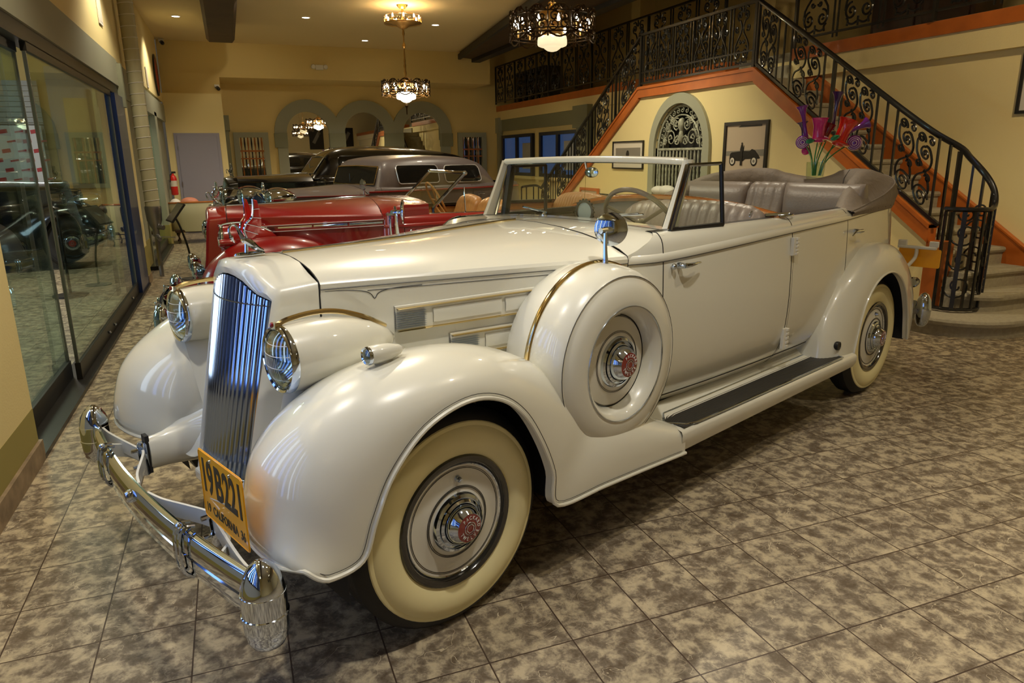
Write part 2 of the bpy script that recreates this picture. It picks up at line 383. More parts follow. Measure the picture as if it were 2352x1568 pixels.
for i, (x0, x1, lab) in enumerate([(.93, 1.18, 'sage pier with block capital left of the leftmost mirror'), (2.24, 2.64, 'sage pier between the leftmost and middle arched mirrors'), (3.70, 4.19, 'sage pier between the middle and rightmost arched mirrors'), (5.25, 5.50, 'sage pier with block capital right of the rightmost mirror')]):
    d = MB().bx(x0, x1, YB - .1, YB, 0, 1.9)
    t = d.build('pier', 'green2', smooth=False); tag(t, lab, 'pier', 'piers of the mirror arcade')
    e0, e1 = ((-.06 if i == 0 else 0), (.06 if i == 3 else 0))
    MB().bx(x0 + e0 - .003, x1 + e1 + .003, YB - .14, YB, 1.9, 2.25).build('capital', 'green', t, False)
def lattice(x0, x1, n, lab, lit):
    t = empty('lattice_window', (x0, YB, 1.0), 0, lab, 'window', 'lattice windows in the back wall'); W_ = x1 - x0; H_ = 1.27
    MB().bx(0, W_, -.09, 0, H_ - .12, H_).bx(0, W_, -.09, 0, 0, .1).bx(0, .13, -.09, 0, .1, H_ - .12).bx(W_ - .13, W_, -.09, 0, .1, H_ - .12).build('window_frame', 'green2', t, False)
    MB().bx(.13, W_ - .13, -.012, -.004, .1, H_ - .12).build('pane', 'mirror', t, False)
    for k in range(n):
        x = .13 + (W_ - .26) * (k + .5) / n
        m = MB(); m.lathe([(.008, .1), (.014, .2), (.02, .3), (.01, .36), (.018, .5), (.02, .6), (.01, .72), (.016, .8), (.009, .86), (.02, 1.0), (.012, 1.15)], (x, -.05, 0), 'z', 8)
        m.build('spindle', 'dark' if k % 2 else 'wood', t)
    MB().bx(.13, W_ - .13, -.07, -.03, .80, .84).bx(.13, W_ - .13, -.07, -.03, .62, .65).build('crossbar', 'wood', t, False)
lattice(-.11, .72, 7, 'sage framed lattice window with turned spindles left of the mirror arcade', 1)
lattice(5.73, 6.56, 8, 'sage framed lattice window with turned spindles right of the mirror arcade', 0)

# door block at the left
struct(MB().bx(-1.5, -.29, 15.0, YB, 0, 3.04), 'wall_door_block', 'wall2')
struct(MB().bx(-1.5, -.29, 15.25, YB, 3.04, 3.5), 'wall_back_upper', 'wall')
struct(MB().bx(-.29, -.20, YB - .5, YB, 0, 2.3), 'trim_1', 'green')
struct(MB().bx(-.29, -.17, YB - .55, YB, 2.3, 2.65), 'trim_2', 'green')
d1 = struct(MB().bx(-1.36, -.42, 14.955, 15.0, 0, 2.2), 'door_1', 'door')
MB().bx(-1.30, -.48, 14.935, 14.955, .02, 2.14).build('door_leaf', 'door', d1, False, bev=.004)
h = MB().tube([(-.56, 14.935, 1.02), (-.56, 14.87, 1.02), (-.68, 14.87, 1.02)], .012, 8); h.build('door_handle', 'steel', d1)
for z in (.3, 1.1, 1.9): MB().bx(-1.305, -1.285, 14.92, 14.935, z - .05, z + .05).build('hinge', 'steel', d1, False)

# ============================================================ left wall: lintel, pillars, glass
struct(MB().bx(-1.8, XL, YF, 15.0, 2.85, ZC), 'wall_left', 'wall2')
struct(MB().bx(-1.8, XL + .02, YF, 7.68, 2.53, 2.85), 'trim_3', 'green2')
struct(MB().bx(-1.8, XL + .02, 9.7, 15.0, 2.43, 2.78), 'trim_4', 'green2')
struct(MB().bx(-1.8, XL + .0, 7.9, 9.7, 2.43, 2.85), 'trim_5', 'green2')
struct(MB().bx(-1.8, XL + .04, .35, 1.5, .31, 2.53), 'wall_left', 'wall2')
struct(MB().bx(-1.8, XL + .04, YF, -5.6, .31, 2.53), 'wall_left', 'wall2')
ZW = .72
struct(MB().bx(-1.8, XL + .03, -5.6, .35, .31, ZW), 'wall_left', 'slat')
wd = struct(MB().bx(-1.6, XL + .04, -5.6, .35, ZW, ZW + .07).bx(-1.6, XL + .04, -5.6, .35, 2.45, 2.53), 'window_3', 'metaldark')
_ys = [-5.6 + 5.95 * k / 17 for k in range(18)]
for y in _ys[1:-1]: MB().bx(-1.59, XL + .03, y - .09, y + .09, ZW + .07, 2.45).build('mullion', 'metaldark', wd, False)  # unseen window; mullions and pane glow shaped for streaks in the grille
for k, (y0, y1) in enumerate(zip(_ys, _ys[1:])): MB().bx(-1.575, -1.565, y0 + .09, y1 - .09, ZW + .07, 2.45).build('daylit_pane', 'dayw' if k % 3 == 1 else 'day', wd, False)
struct(MB().bx(-1.8, XL + .041, YF, 1.5, .12, .31), 'trim_6', 'olive')
struct(MB().bx(-1.8, XL + .06, YF, 1.51, 0, .12), 'baseboard_left', 'stone')
struct(MB().bx(-1.8, XL - .02, 7.95, 9.1, .5, 2.85), 'wall_left', 'green2')
struct(MB().bx(-1.8, XL - .015, 7.95, 9.11, .12, .5), 'trim_7', 'olive')
struct(MB().bx(-1.8, XL + .03, 7.7, 8.05, .5, 2.53), 'trim_8', 'wall2')
struct(MB().bx(-1.8, XL + .04, 7.7, 8.05, .12, .5), 'trim_9', 'olive')
struct(MB().bx(-1.8, XL + .05, 7.68, 8.08, 0, .12), 'baseboard_left', 'stone')
struct(MB().bx(-1.75, XL + .07, 7.6, 7.72, 2.28, 2.8), 'trim_10', 'green')
struct(MB().bx(-1.9, XL - .05, 12.6, 15.0, .5, 2.43), 'wall_left', 'green2')
struct(MB().bx(-1.9, XL - .04, 12.6, 15.0, 0, .5), 'trim_11', 'olive')
struct(MB().bx(-1.8, XL + .02, 12.3, 12.75, .42, 2.5), 'trim_12', 'green2')
struct(MB().bx(-1.8, XL + .03, 12.28, 12.78, 0, .42), 'trim_13', 'olive')
# sliding glass door
gd = struct(MB().bx(-1.66, -1.44, 1.5, 7.7, 0, .03), 'door_2', 'metaldark')
MB().bx(-1.62, -1.50, 1.5, 7.7, 2.42, 2.53).build('head_track', 'metaldark', gd, False)
for (y0, y1, x) in ((1.55, 3.15, -1.60), (3.05, 6.9, -1.52)):
    MB().bx(x - .02, x + .02, y0, y1, .03, .16).bx(x - .02, x + .02, y0, y1, 2.36, 2.43).build('panel_rail', 'metaldark', gd, False, bev=.003)
    MB().bx(x - .006, x + .006, y0, y1, .16, 2.36).build('glass_panel', 'pane', gd, False)
    MB().bx(x - .012, x + .012, y0, y0 + .012, .16, 2.36).bx(x - .012, x + .012, y1 - .012, y1, .16, 2.36).build('panel_edge', 'steel', gd, False)
for y in (4.4, 4.75, 6.2): MB().ball((-1.49, y, .09), .014).build('bolt', 'chrome', gd)
MB().bx(-1.64, -1.46, 6.9, 7.68, .03, 2.4).build('dark_jamb', 'navy', gd, False)
MB().bx(-1.62, -1.6, 6.0, 6.2, .16, 2.36).build('sliding_stile', 'steel', gd, False)
g2 = struct(MB().bx(-1.66, -1.44, 9.1, 12.3, 0, .06), 'door_3', 'metaldark')
MB().bx(-1.58, -1.565, 9.1, 12.3, .06, 2.43).build('glass_panel', 'pane', g2, False)
MB().bx(-1.60, -1.53, 9.1, 12.3, .06, .17).build('panel_rail', 'metaldark', g2, False)
MB().bx(-1.62, -1.5, 9.08, 9.2, .06, 2.43).build('stile', 'green', g2, False)
# neighbouring room behind the glass
struct(MB().bx(-6.6, -6.5, YF, YB, 0, ZC), 'wall_next_room_left', 'slat')
struct(MB().bx(-6.5, -1.8, 13.0, 13.1, 0, ZC), 'wall_next_room_back', 'wall')
struct(MB().bx(-6.5, -1.8, -3.1, -3.0, 0, ZC), 'wall_next_room_front', 'green')
struct(MB().bx(-3.25, -1.8, 12.9, 13.0, 0, 3.3), 'wall_next_room_panel', 'slat')
struct(MB().bx(-3.0, -2.25, 12.8, 12.9, .5, 2.75), 'wall_next_room_panel', 'wall')
light('next_room_light', 'AREA', (-3.4, 7.8, 4.0), 130, (1, .94, .8), 1.2, (-3.4, 7.8, 0))
light('next_room_daylight', 'AREA', (-6.2, 5.0, 2.4), 110, COOL, 2.0, (-3, 5.5, 1.0))
def slatwall():
    t = empty('slat_wall', (-4.4, 12.7, 0), 0, 'grey slatted display wall seen through the sliding glass', 'display wall')
    for k in range(32): MB().bx(-1.6, 1.05, -.02, .02, .15 + k * .09, .15 + k * .09 + .083).build('slat', 'slat', t, False)
slatwall()
def banner():
    t = empty('banner', (-4.1, 12.45, .1), 0, 'white banner with rows of small red emblems hanging behind the glass wall', 'banner')
    MB().bx(-.65, .75, -.01, .0, .9, 2.15).build('cloth', 'banner', t, False)
    MB().tube([(-.7, 0, 2.16), (.8, 0, 2.16)], .015).build('rod', 'steel', t)
    for r in range(7):
        for c in range(6):
            x = -.56 + c * .24 + (.1 if r % 2 else 0); z = 2.03 - r * .165
            e = MB(); k_ = 2.2 if (r + c) % 2 else 1; e.prism([(x - .06, z - .012 * k_), (x + .07, z - .012 * k_ + .02), (x + .065, z + .018 * k_ + .02), (x - .065, z + .018 * k_)], -.014, -.011, 'y')
            e.build('emblem', 'redink', t, False)
banner()

# ============================================================ right wall, balcony
struct(MB().bx(XR + .02, XR + .15, YF, YB, 0, 2.62), 'wall_right', 'wall2')
struct(MB().bx(6.93, 10.4, YF, YB, 2.60, 2.83), 'wall_right_fascia', 'wall2')
bal = struct(MB().bx(6.9, 10.4, YF, 5.2, 2.83, 2.975).bx(6.9, 10.4, 6.6, YB, 2.83, 2.975).bx(7.3, 10.4, 5.2, 6.6, 2.83, 2.975), 'trim_14', 'orange')
struct(MB().bx(6.95, 10.4, YF, 5.2, 2.975, 2.985).bx(6.95, 10.4, 6.6, YB, 2.975, 2.985).bx(7.35, 10.4, 5.2, 6.6, 2.975, 2.985), 'floor_balcony', 'carpet')
struct(MB().bx(9.6, 9.7, YF, YB, 2.98, 5.6), 'wall_balcony', 'wall')
struct(MB().bx(8.0, 8.35, 11.0, 11.35, 2.98, 5.6).bx(8.0, 8.4, 6.9, 7.3, 2.98, 5.6), 'wall_balcony_pillar', 'wall')
# sage posts, beam and daylit windows below the balcony
struct(MB().bx(6.97, 7.0, 11.6, 16.7, 2.3, 2.62), 'trim_15', 'green')
struct(MB().bx(6.86, 7.0, 16.55, 16.8, 2.25, 2.66), 'trim_16', 'green2')
struct(MB().bx(6.9, 7.0, 16.6, 16.78, 0, 2.25), 'trim_17', 'green2')
struct(MB().bx(6.80, 7.0, 11.0, 11.7, 2.2, 2.66), 'trim_18', 'green')
struct(MB().bx(6.85, 7.0, 11.1, 11.6, 0, 2.2), 'trim_19', 'green')
for i, (y0, y1) in enumerate(((14.3, 16.5), (11.75, 13.85))):
    wd = struct(MB().bx(6.93, 7.01, y0, y1, 1.12, 1.2).bx(6.93, 7.01, y0, y1, 2.1, 2.18).bx(6.93, 7.01, y0, y0 + .1, 1.2, 2.1).bx(6.93, 7.01, y1 - .12, y1, 1.2, 2.1).bx(6.93, 7.01, (y0 + y1) / 2 - .09, (y0 + y1) / 2 + .05, 1.2, 2.1), 'window_%d' % (i + 1), 'bluewin')
    MB().bx(6.985, 6.99, y0 + .1, y1 - .12, 1.2, 2.1).build('pane', 'bluelit', wd, False)
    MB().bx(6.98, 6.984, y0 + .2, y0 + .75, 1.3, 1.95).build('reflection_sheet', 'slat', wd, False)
    MB().bx(6.86, 7.01, y0 - .1, y1 + .1, 1.05, 1.12).build('window_sill', 'wall2', wd, False)
# walls closing the hall behind the camera
struct(MB().bx(-7.5, 10.5, YF - .1, YF, 0, 5.6), 'wall_front', 'wall2')

# ============================================================ staircase
RI = .172; TR = .27; XS = 5.95
def nose(k): return 4.97 - (15 - k) * TR       # near flight
def noseL(k): return 7.25 + (15 - k) * TR      # far flight
st = empty('staircase', (6.4, 6.2, 0), 0, 'grey carpeted double staircase with orange wooden stringers under the balcony', 'staircase')
def S(mb, name, m, **k):
    mb.x = None; o = mb.build(name, m, st, k.pop('smooth', False), **k); o.matrix_parent_inverse = st.matrix_world.inverted(); return o
bpy.context.view_layer.update()
S(MB().bx(XS + .03, XR, 4.97, 7.25, RI * 15 - .16, RI * 15), 'landing', 'carpet')
for k in range(3, 15):
    y = nose(k)
    m = MB(); m.bx(XS + .03, XR, y, y + TR + .02, 0 if k < 4 else RI * (k - 2), RI * k - .05)
    prof = [(y + .0, RI * k - .06), (y - .02, RI * k - .05), (y - .03, RI * k - .028), (y - .02, RI * k - .006), (y, RI * k), (y + TR + .02, RI * k), (y + TR + .02, RI * k - .06)]
    m.prism(prof, XS + (.03 if k > 4 else .1), XR, 'x'); S(m, 'step', 'carpet')
for k in range(1, 15):
    y = noseL(k)
    m = MB(); m.bx(XS + .03, XR, y - TR - .02, y, max(0, RI * (k - 2)), RI * k - .05)
    m.bx(XS + .03, XR, y - TR - .02, y + .025, RI * k - .05, RI * k); S(m, 'step', 'carpet')
def rounded_step(k, xa, ya, r, y_in):
    out = [(XR, ya)] + [(xa + r - r * sin(t), ya + r - r * cos(t)) for t in [pi / 2 * i / 12 for i in range(13)]] + [(xa, y_in), (XR, y_in)]
    z1 = RI * k; z0 = RI * (k - 1); secs = []
    def off(d): # shrink outline inwards
        return [(xx + (d if xx < XR - .01 else 0) * (1 if i > 0 else 0), yy + (d if yy < y_in - .01 else 0)) for i, (xx, yy) in enumerate(out)]
    m = MB()
    for d, z in ((.035, z0), (.03, z1 - .07), (.0, z1 - .06), (-.008, z1 - .03), (.0, z1 - .008), (.012, z1)):
        secs.append([(p[0], p[1], z) for p in off(d)])
    m.loft(secs); S(m, 'step', 'carpet', smooth=True)
rounded_step(1, 5.48, 1.17, .62, 2.45)
rounded_step(2, 5.98, 1.45, .30, 2.0)
for (y0, k) in ((5.25, 0), (5.25, 1)):
    S(MB().bx(6.88 + k * .25, 7.35 + k * 0 + .02, 5.22, 6.58, 2.58, 2.58 + .2 * (k + 1)), 'step', 'carpet')
# stringers (front) : orange bands, sloped
def zs(y): return 2.655 - .632 * (4.72 - y) if y < 4.72 else (2.655 if y < 7.47 else 2.655 - .632 * (y - 7.47))
def band(pts_y, lo, hi, x0, x1, name, m):
    poly = [(y, zs(y) + hi) for y in pts_y] + [(y, zs(y) + lo) for y in reversed(pts_y)]
    S(MB().prism(poly, x0, x1, 'x'), name, m)
band([2.02, 4.72], -.17, 0, XS - .05, XS + .06, 'stringer', 'orange')
band([4.72, 7.47], -.15, 0, XS - .05, XS + .06, 'landing_fascia', 'orange')
band([7.47, 11.45], -.17, 0, XS - .05, XS + .06, 'stringer', 'orange')
band([2.02, 4.72], -.03, .012, XS - .065, XS + .08, 'stringer_cap', 'orange')
band([4.72, 7.47], -.03, .012, XS - .065, XS + .08, 'stringer_cap', 'orange')
band([7.47, 11.4], -.03, .012, XS - .065, XS + .08, 'stringer_cap', 'orange')
S(MB().bx(XS - .03, XS + .12, 1.86, 2.04, RI * 1, .80), 'newel_block', 'orange')
# wall stringer on the right wall
def zw(y): return 2.60 - .637 * (4.80 - y)
S(MB().prism([(1.0, zw(1.0)), (4.80, 2.60), (5.2, 2.60), (5.2, 2.2), (4.95, 2.2), (1.0, zw(1.0) - .42)], XR - .03, XR + .015, 'x'), 'wall_stringer', 'orange')
S(MB().prism([(1.0, zw(1.0)), (4.80, 2.60), (4.80, 2.62), (1.0, zw(1.0) + .02)], XR - .045, XR + .015, 'x'), 'stringer_cap', 'orange')
# the wall below the stairs
yA, yB2 = 2.03, 11.2
poly = [(yA, 0), (yA, zs(yA) - .1), (4.72, 2.55), (7.47, 2.55), (yB2, zs(yB2) - .1), (yB2, 0)]
cyn, zsp, rin, zsl = 6.33, 1.72, .63, 1.03
# split around the niche opening
wl = MB()
n = 16; top = lambda y: min(2.555, zs(y) - .1)
ys = [yA, 2.5, 3.1, 3.9, 4.72, cyn - rin]; 
for a, b_ in zip(ys, ys[1:]): wl.prism([(a, 0), (b_, 0), (b_, top(b_)), (a, top(a))], XS, XS + .03, 'x')
ys = [cyn + rin, 7.47, 8.5, 9.5, 10.4, yB2]
for a, b_ in zip(ys, ys[1:]): wl.prism([(a, 0), (b_, 0), (b_, top(b_)), (a, top(a))], XS, XS + .03, 'x')
wl.bx(XS, XS + .03, cyn - rin, cyn + rin, 0, zsl)
for i in range(n):
    a, b_ = cyn - rin * cos(pi * i / n), cyn - rin * cos(pi * (i + 1) / n); za, zb = zsp + rin * sin(pi * i / n), zsp + rin * sin(pi * (i + 1) / n)
    wl.prism([(a, za), (b_, zb), (b_, 2.555), (a, 2.555)], XS, XS + .03, 'x')
struct(wl, 'wall_under_stairs', 'wall2')
# arch surround + niche
nich = empty('arched_niche', (XS, cyn, zsl), 0, 'sage rimmed arched niche with a cast iron grille in the stair wall', 'niche')
def NB(m, name, mt, **k): m.x = Matrix.Translation((-XS, -cyn, -zsl)); return m
def nb(): m = MB(); m.x = Matrix.Translation((-XS, -cyn, -zsl)); return m
m = nb(); fo = [(cyn - .775, .2)] + [(cyn - .775 * cos(pi * i / 24), zsp + .775 * sin(pi * i / 24)) for i in range(25)] + [(cyn + .775, .2)]
fi = [(cyn - rin, .2)] + [(cyn - rin * cos(pi * i / 24), zsp + rin * sin(pi * i / 24)) for i in range(25)] + [(cyn + rin, .2)]
for q in range(len(fo) - 1):
    for (u, v) in ((q, q + 1),):
        A, B_, C_, D_ = fo[u], fo[v], fi[v], fi[u]
        m.add([(XS - .045, *A), (XS - .045, *B_), (XS - .045, *C_), (XS - .045, *D_), (XS, *A), (XS, *B_), (XS + .25, *C_), (XS + .25, *D_)], [(0, 1, 2, 3), (0, 4, 5, 1), (3, 2, 6, 7)])
m.build('arch_surround', 'green2', nich, False)
m = nb(); m.prism([(cyn - rin, zsl)] + [(cyn - rin * cos(pi * i / 24), zsp + rin * sin(pi * i / 24)) for i in range(25)] + [(cyn + rin, zsl)], XS + .24, XS + .26, 'x'); m.build('niche_back', 'dark', nich, False)
m = nb(); m.bx(XS - .03, XS + .25, cyn - rin, cyn + rin, zsl - .05, zsl); m.build('sill', 'green2', nich, False)
def spiral(cx, cz, r, turns, a0, dirn=1, n=26, rmin=.12):
    return [(cx + r * (1 - (1 - rmin) * i / n) * cos(a0 + dirn * turns * 2 * pi * i / n), cz + r * (1 - (1 - rmin) * i / n) * sin(a0 + dirn * turns * 2 * pi * i / n)) for i in range(n + 1)]
gx = XS + .03
def gm(): return nb()
m = gm(); m.tube([(gx, cyn - .6, zsl)] + [(gx, cyn - .6 * cos(pi * i / 20), zsp + .6 * sin(pi * i / 20)) for i in range(21)] + [(gx, cyn + .6, zsl)], .022, 6); m.tube([(gx, cyn - .6, zsp - .02), (gx, cyn + .6, zsp - .02)], .02, 6); m.tube([(gx, cyn - .47 * cos(pi * i / 20), zsp + .47 * sin(pi * i / 20)) for i in range(21)], .012, 6); m.build('grille_rim', 'patina', nich)
rnd = random.Random(3)
for side in (-1, 1):
    for (cy, cz, r, a, d) in ((.27, .14, .13, 0, 1), (.13, .33, .10, 2, -1), (.36, .29, .07, 1, 1), (.10, .10, .08, 3, -1), (.24, .40, .06, 4, 1), (.42, .10, .06, 2, -1)):
        m = gm(); sp = [(gx, cyn + side * (cy + p[0]), zsp + cz + p[1]) for p in spiral(0, 0, r, 1.6, a, d)]
        m.tube(sp, .0085, 5); m.tube([(gx, cyn + side * (cy + p[0] * .6 + .02), zsp + cz + p[1] * .6 + .03) for p in spiral(0, 0, r, 1.2, a + 2, -d)], .007, 5)
        for j in range(5):
            q = sp[4 + j * 5]; m.ball(q, (.012, .018, .018), 6, 4)
        m.build('scroll', 'patina', nich)
m = gm()
for i in range(15):
    a = pi * (i + .5) / 15; m.tube([(gx, cyn + .535 * cos(a) + p[0], zsp + .535 * sin(a) + p[1]) for p in spiral(0, 0, .045, 1.2, a)], .007, 5)
m.build('border_scrollwork', 'patina', nich)
m = gm(); m.lathe([(.0, .06), (.035, .1), (.05, .16), (.03, .24), (.055, .30), (.06, .36), (.04, .41), (0, .43)], (gx, cyn, zsp), 'z', 12, sc=1); m.build('central_ornament', 'patina', nich)
for i in range(13):
    m = gm(); y = cyn - .54 + .09 * i
    m.lathe([(.012, 0), (.02, .06), (.012, .1), (.02, .3), (.014, .34), (.022, .38), (.014, .42), (.02, .6), (.012, .67)], (gx, y, zsl), 'z', 8); m.build('baluster', 'patina', nich)
o = MB().ball((0, 0, .05), (.09, .2, .08), 14, 8).ball((.0, .22, .045), (.08, .2, .07), 14, 8).build('cushion', 'plain_white', None)
o.location = (XS - .0, 6.6, zsl + 0.01); tag(o, 'crumpled white cloth cushion lying on the niche sill in front of the grille', 'cushion')
spiral0 = spiral
def crv2(p): return [(a[0], a[1]) for a in crv([(x, y, 0) for x, y in p], 22)]
# ============================================================ wrought iron
def scroll2d(kind='S'):
    """paths (u across, v up) of one panel, u in 0..1, v in 0..1"""
    P = []
    def sp(cx, cy, r, turns, a0, d, rmin=.14, n=24): return [(cx + (x - cx), cy + (y - cy) * .66) for x, y in spiral(cx, cy, r, turns, a0, d, n, rmin)]
    # large lower volute, stem and upper volutes, in two repeats across
    for s, ox in ((1, 0.0), (1, .5)):
        dy = 0
        low = sp(ox + .25, .14 + dy, .20, 1.7, pi * .5, -1)
        stem = [(ox + .27, .325), (ox + .37, .36), (ox + .40, .45), (ox + .33, .56), (ox + .22, .66), (ox + .16, .76)]
        P.append(low); P.append(crv2([(ox + .25, .272), (ox + .10, .25), (ox + .045, .17)])); P.append(crv2([(ox + .445, .14), (ox + .47, .24), (ox + .40, .36), (ox + .24, .46), (ox + .10, .56), (ox + .06, .68), (ox + .14, .79), (ox + .24, .80)]))
        P.append(sp(ox + .24, .70, .13, 1.5, pi * .5, -1)); P.append(sp(ox + .37, .86, .11, 1.4, pi * 1.1, -1))
        P.append([(ox + .40, .875), (ox + .47, .80), (ox + .46, .66), (ox + .36, .58)])
        P.append(sp(ox + .12, .90, .09, 1.3, pi * .2, 1)); P.append(sp(ox + .38, .52, .085, 1.3, pi, -1)); P.append(sp(ox + .12, .42, .08, 1.2, 0, 1))
        P.append([(ox + .10, .17), (ox + .06, .30), (ox + .12, .42), (ox + .22, .50)])
    return P
def lyre2d():
    P = []
    def spiral(cx, cy, r, turns, a0, d): return [(x, cy + (y - cy) * .6) for x, y in spiral0(cx, cy, r * 1.15, turns, a0, d)]
    for s in (-1, 1):
        f = lambda pts: [(.5 + s * x, y) for x, y in pts]
        P.append(f(spiral(.22, .20, .17, 1.5, pi * .5, -1)))
        P.append(f([(.02, .06), (.16, .03), (.30, .05)] )); P.append(f([(.40, .22), (.38, .34), (.22, .46), (.08, .55), (.05, .66), (.16, .76)]))
        P.append(f(spiral(.20, .84, .12, 1.4, pi * 1.5, 1))); P.append(f(spiral(.34, .62, .09, 1.3, pi * 1.2, 1)))
        P.append(f(spiral(.12, .40, .06, 1.0, pi, 1))); P.append(f([(.02, .95), (.10, .90), (.16, .97), (.30, .96)]))
        P.append(f([(.32, .02), (.30, .08), (.36, .12)]))
    P.append([(.5, 0), (.5, 1)][:0] or [(.5, .0), (.5, .12)]); P.append([(.5, .88), (.5, 1.0)])
    return P
SC, LY = scroll2d(), lyre2d()
def panel(mb, P, o, U, V, r=.0115, n=5):
    o, U, V = Vector(o), Vector(U), Vector(V)
    for pts in P:
        if len(pts) < 9: pts = [(p[0], p[1]) for p in crv([(a, b, 0) for a, b in pts], 10)] if len(pts) > 2 else pts
        mb.tube([tuple(o + U * a + V * b) for a, b in pts], r, n, caps=False)
def rail_thing(name, label, cat, group=None, loc=(0, 0, 0)):
    return empty(name, loc, 0, label, cat, group)
def IB(t):
    m = MB(); m.x = Matrix.Translation(-Vector(t.location)); return m
XRl = 5.93
def zl(y): return zs(y) + .05
# near flight railing
t = rail_thing('stair_railing', 'black iron railing of the near stair flight with a curled volute cage at its foot', 'railing', 'stair and balcony railings', (XRl, 2.0, 0))
HR = .73
m = IB(t); m.bar((XRl, 1.95, zl(1.95)), (XRl, 4.72, zl(4.72)), .03, .035); m.build('bottom_rail', 'iron', t, False)
cx, cy, cr_ = 6.02, 1.78, .235
top = [(XRl, 4.74, zl(4.72) + HR), (XRl, 3.6, zl(3.6) + HR), (XRl, 2.5, zl(2.5) + HR), (XRl + .03, 2.15, 1.98 - .08)]
# volute: descends outward round the circle and ends on the inner side
path = [(XRl, 4.74, zl(4.72) + HR), (XRl, 4.0, zl(4.0) + HR), (XRl, 3.2, zl(3.2) + HR), (XRl, 2.5, zl(2.5) + HR), (XRl + .05, 2.15, zl(2.15) + HR - .01)]
for i in range(0, 13):
    a = radians(60 - 20 * i); path.append((cx + cr_ * cos(a), cy + cr_ * sin(a), max(1.12, 1.66 - .085 * i)))
path = crv(path, 70)
m = IB(t); m.tube(path, .03, 8, flat=.7); m.build('handrail', 'iron', t)
m = IB(t); m.tube([(cx + cr_ * cos(a), cy + cr_ * sin(a), .205) for a in [radians(100 - 20 * i) for i in range(16)]], .016, 6); m.build('base_rail', 'iron', t)
def ztop_circ(a):  # height of the handrail above angle a
    best = min(path, key=lambda p: (p[0] - cx - cr_ * cos(a)) ** 2 + (p[1] - cy - cr_ * sin(a)) ** 2); return best[2] - .02
for i, dg in enumerate([85, 60, 30, 5, -25, -50, -75, -98, -120, -140, -160, -178]):
    a = radians(dg); m = IB(t); x, y = cx + cr_ * cos(a), cy + cr_ * sin(a)
    wd = .036 if i in (1, 5, 9) else .021
    m.box((x, y, (.2 + ztop_circ(a)) / 2), (wd, wd, ztop_circ(a) - .2), a); m.build('baluster', 'iron', t, False)
for dg in (0, -60, -135):
    a0 = radians(dg); m = IB(t)
    for cz_, r_ in ((.42, .12), (.66, .10), (.9, .12), (1.08, .07)):
        sp_ = spiral(0, cz_, r_, 1.5, dg, 1)
        m.tube([(cx + cr_ * cos(a0 + p[0] / cr_), cy + cr_ * sin(a0 + p[0] / cr_), p[1]) for p in sp_], .009, 5)
    m.build('scroll_panel', 'iron', t)
def bars_and_panels(t, segs, bars, thick, zfun, h, X=XRl):
    for y in bars:
        m = IB(t); z0 = zfun(y); wd = .034 if y in thick else .018
        m.box((X, y, z0 + h / 2), (wd, wd, h)); m.build('newel_post' if y in thick else 'baluster', 'iron', t, False)
    for (y0, y1) in segs:
        m = IB(t); yc0 = zfun(y0)
        U = Vector((0, y0 - y1, zfun(y0) - zfun(y1)))
        panel(m, SC, (X, y1, zfun(y1) + .01), U, (0, 0, h - .02)); m.build('scroll_panel', 'iron', t)
bars_and_panels(t, [(4.66, 4.38), (4.08, 3.62), (3.26, 2.84), (2.52, 2.08)], [4.72, 4.35, 4.24, 4.12, 3.58, 3.43, 3.29, 2.81, 2.68, 2.55, 2.05], [4.72, 3.43], zl, HR)
# landing railing
t = rail_thing('landing_railing', 'dense black wrought iron railing across the stair landing between its two newel posts', 'railing', 'stair and balcony railings', (XRl, 6.1, 0))
m = IB(t); m.bar((XRl, 4.72, zl(5) + .01), (XRl, 7.47, zl(5) + .01), .025, .03); m.bar((XRl, 4.72, zl(5) + .17), (XRl, 7.47, zl(5) + .17), .02, .02); m.build('bottom_rail', 'iron', t, False)
m = IB(t); m.bar((XRl, 4.7, zl(5) + HR), (XRl, 7.5, zl(5) + HR), .05, .035); m.build('handrail', 'iron', t, False)
for y in (4.76, 7.45):
    m = IB(t); m.box((XRl, y, zl(5) + HR / 2), (.045, .045, HR + .06)).ball((XRl, y, zl(5) + HR + .05), .035, 10, 6); m.build('newel_post', 'iron', t, False)
yy = 4.86
for i in range(6):
    m = IB(t); panel(m, LY, (XRl, yy, zl(5) + .02), (0, .32, 0), (0, 0, HR - .03), .0115); m.build('scroll_panel', 'iron', t)
    for q in (.345, .41): m = IB(t); m.box((XRl, yy + q, zl(5) + HR / 2), (.018, .018, HR)); m.build('baluster', 'iron', t, False)
    yy += .435
# far flight railing
t = rail_thing('stair_railing', 'black wrought iron railing of the far stair flight, running down behind the windscreen', 'railing', 'stair and balcony railings', (XRl, 9.0, 0))
m = IB(t); m.bar((XRl, 7.47, zl(7.47)), (XRl, 11.5, zl(11.5)), .03, .035); m.build('bottom_rail', 'iron', t, False)
m = IB(t); m.bar((XRl, 7.45, zl(7.47) + HR), (XRl, 11.4, zl(11.4) + HR), .05, .035); m.tube(crv([(XRl, 11.4, zl(11.4) + HR), (XRl - .02, 11.65, 1.0), (XRl - .25, 11.75, .98), (XRl - .4, 11.5, .98)], 12), .025, 6); m.build('handrail', 'iron', t)
bars_and_panels(t, [(8.05, 7.6), (8.9, 8.45), (9.75, 9.3), (10.6, 10.15), (11.4, 10.95)], [8.12, 8.24, 8.36, 8.97, 9.1, 9.22, 9.82, 9.94, 10.06, 10.67, 10.79, 10.9], [8.24, 9.1], zl, HR)
for dg in range(0, 360, 45):
    a = radians(dg); m = IB(t); m.box((XRl - .18 + .2 * cos(a), 11.6 + .2 * sin(a), .58), (.02, .02, .8)); m.build('baluster', 'iron', t, False)
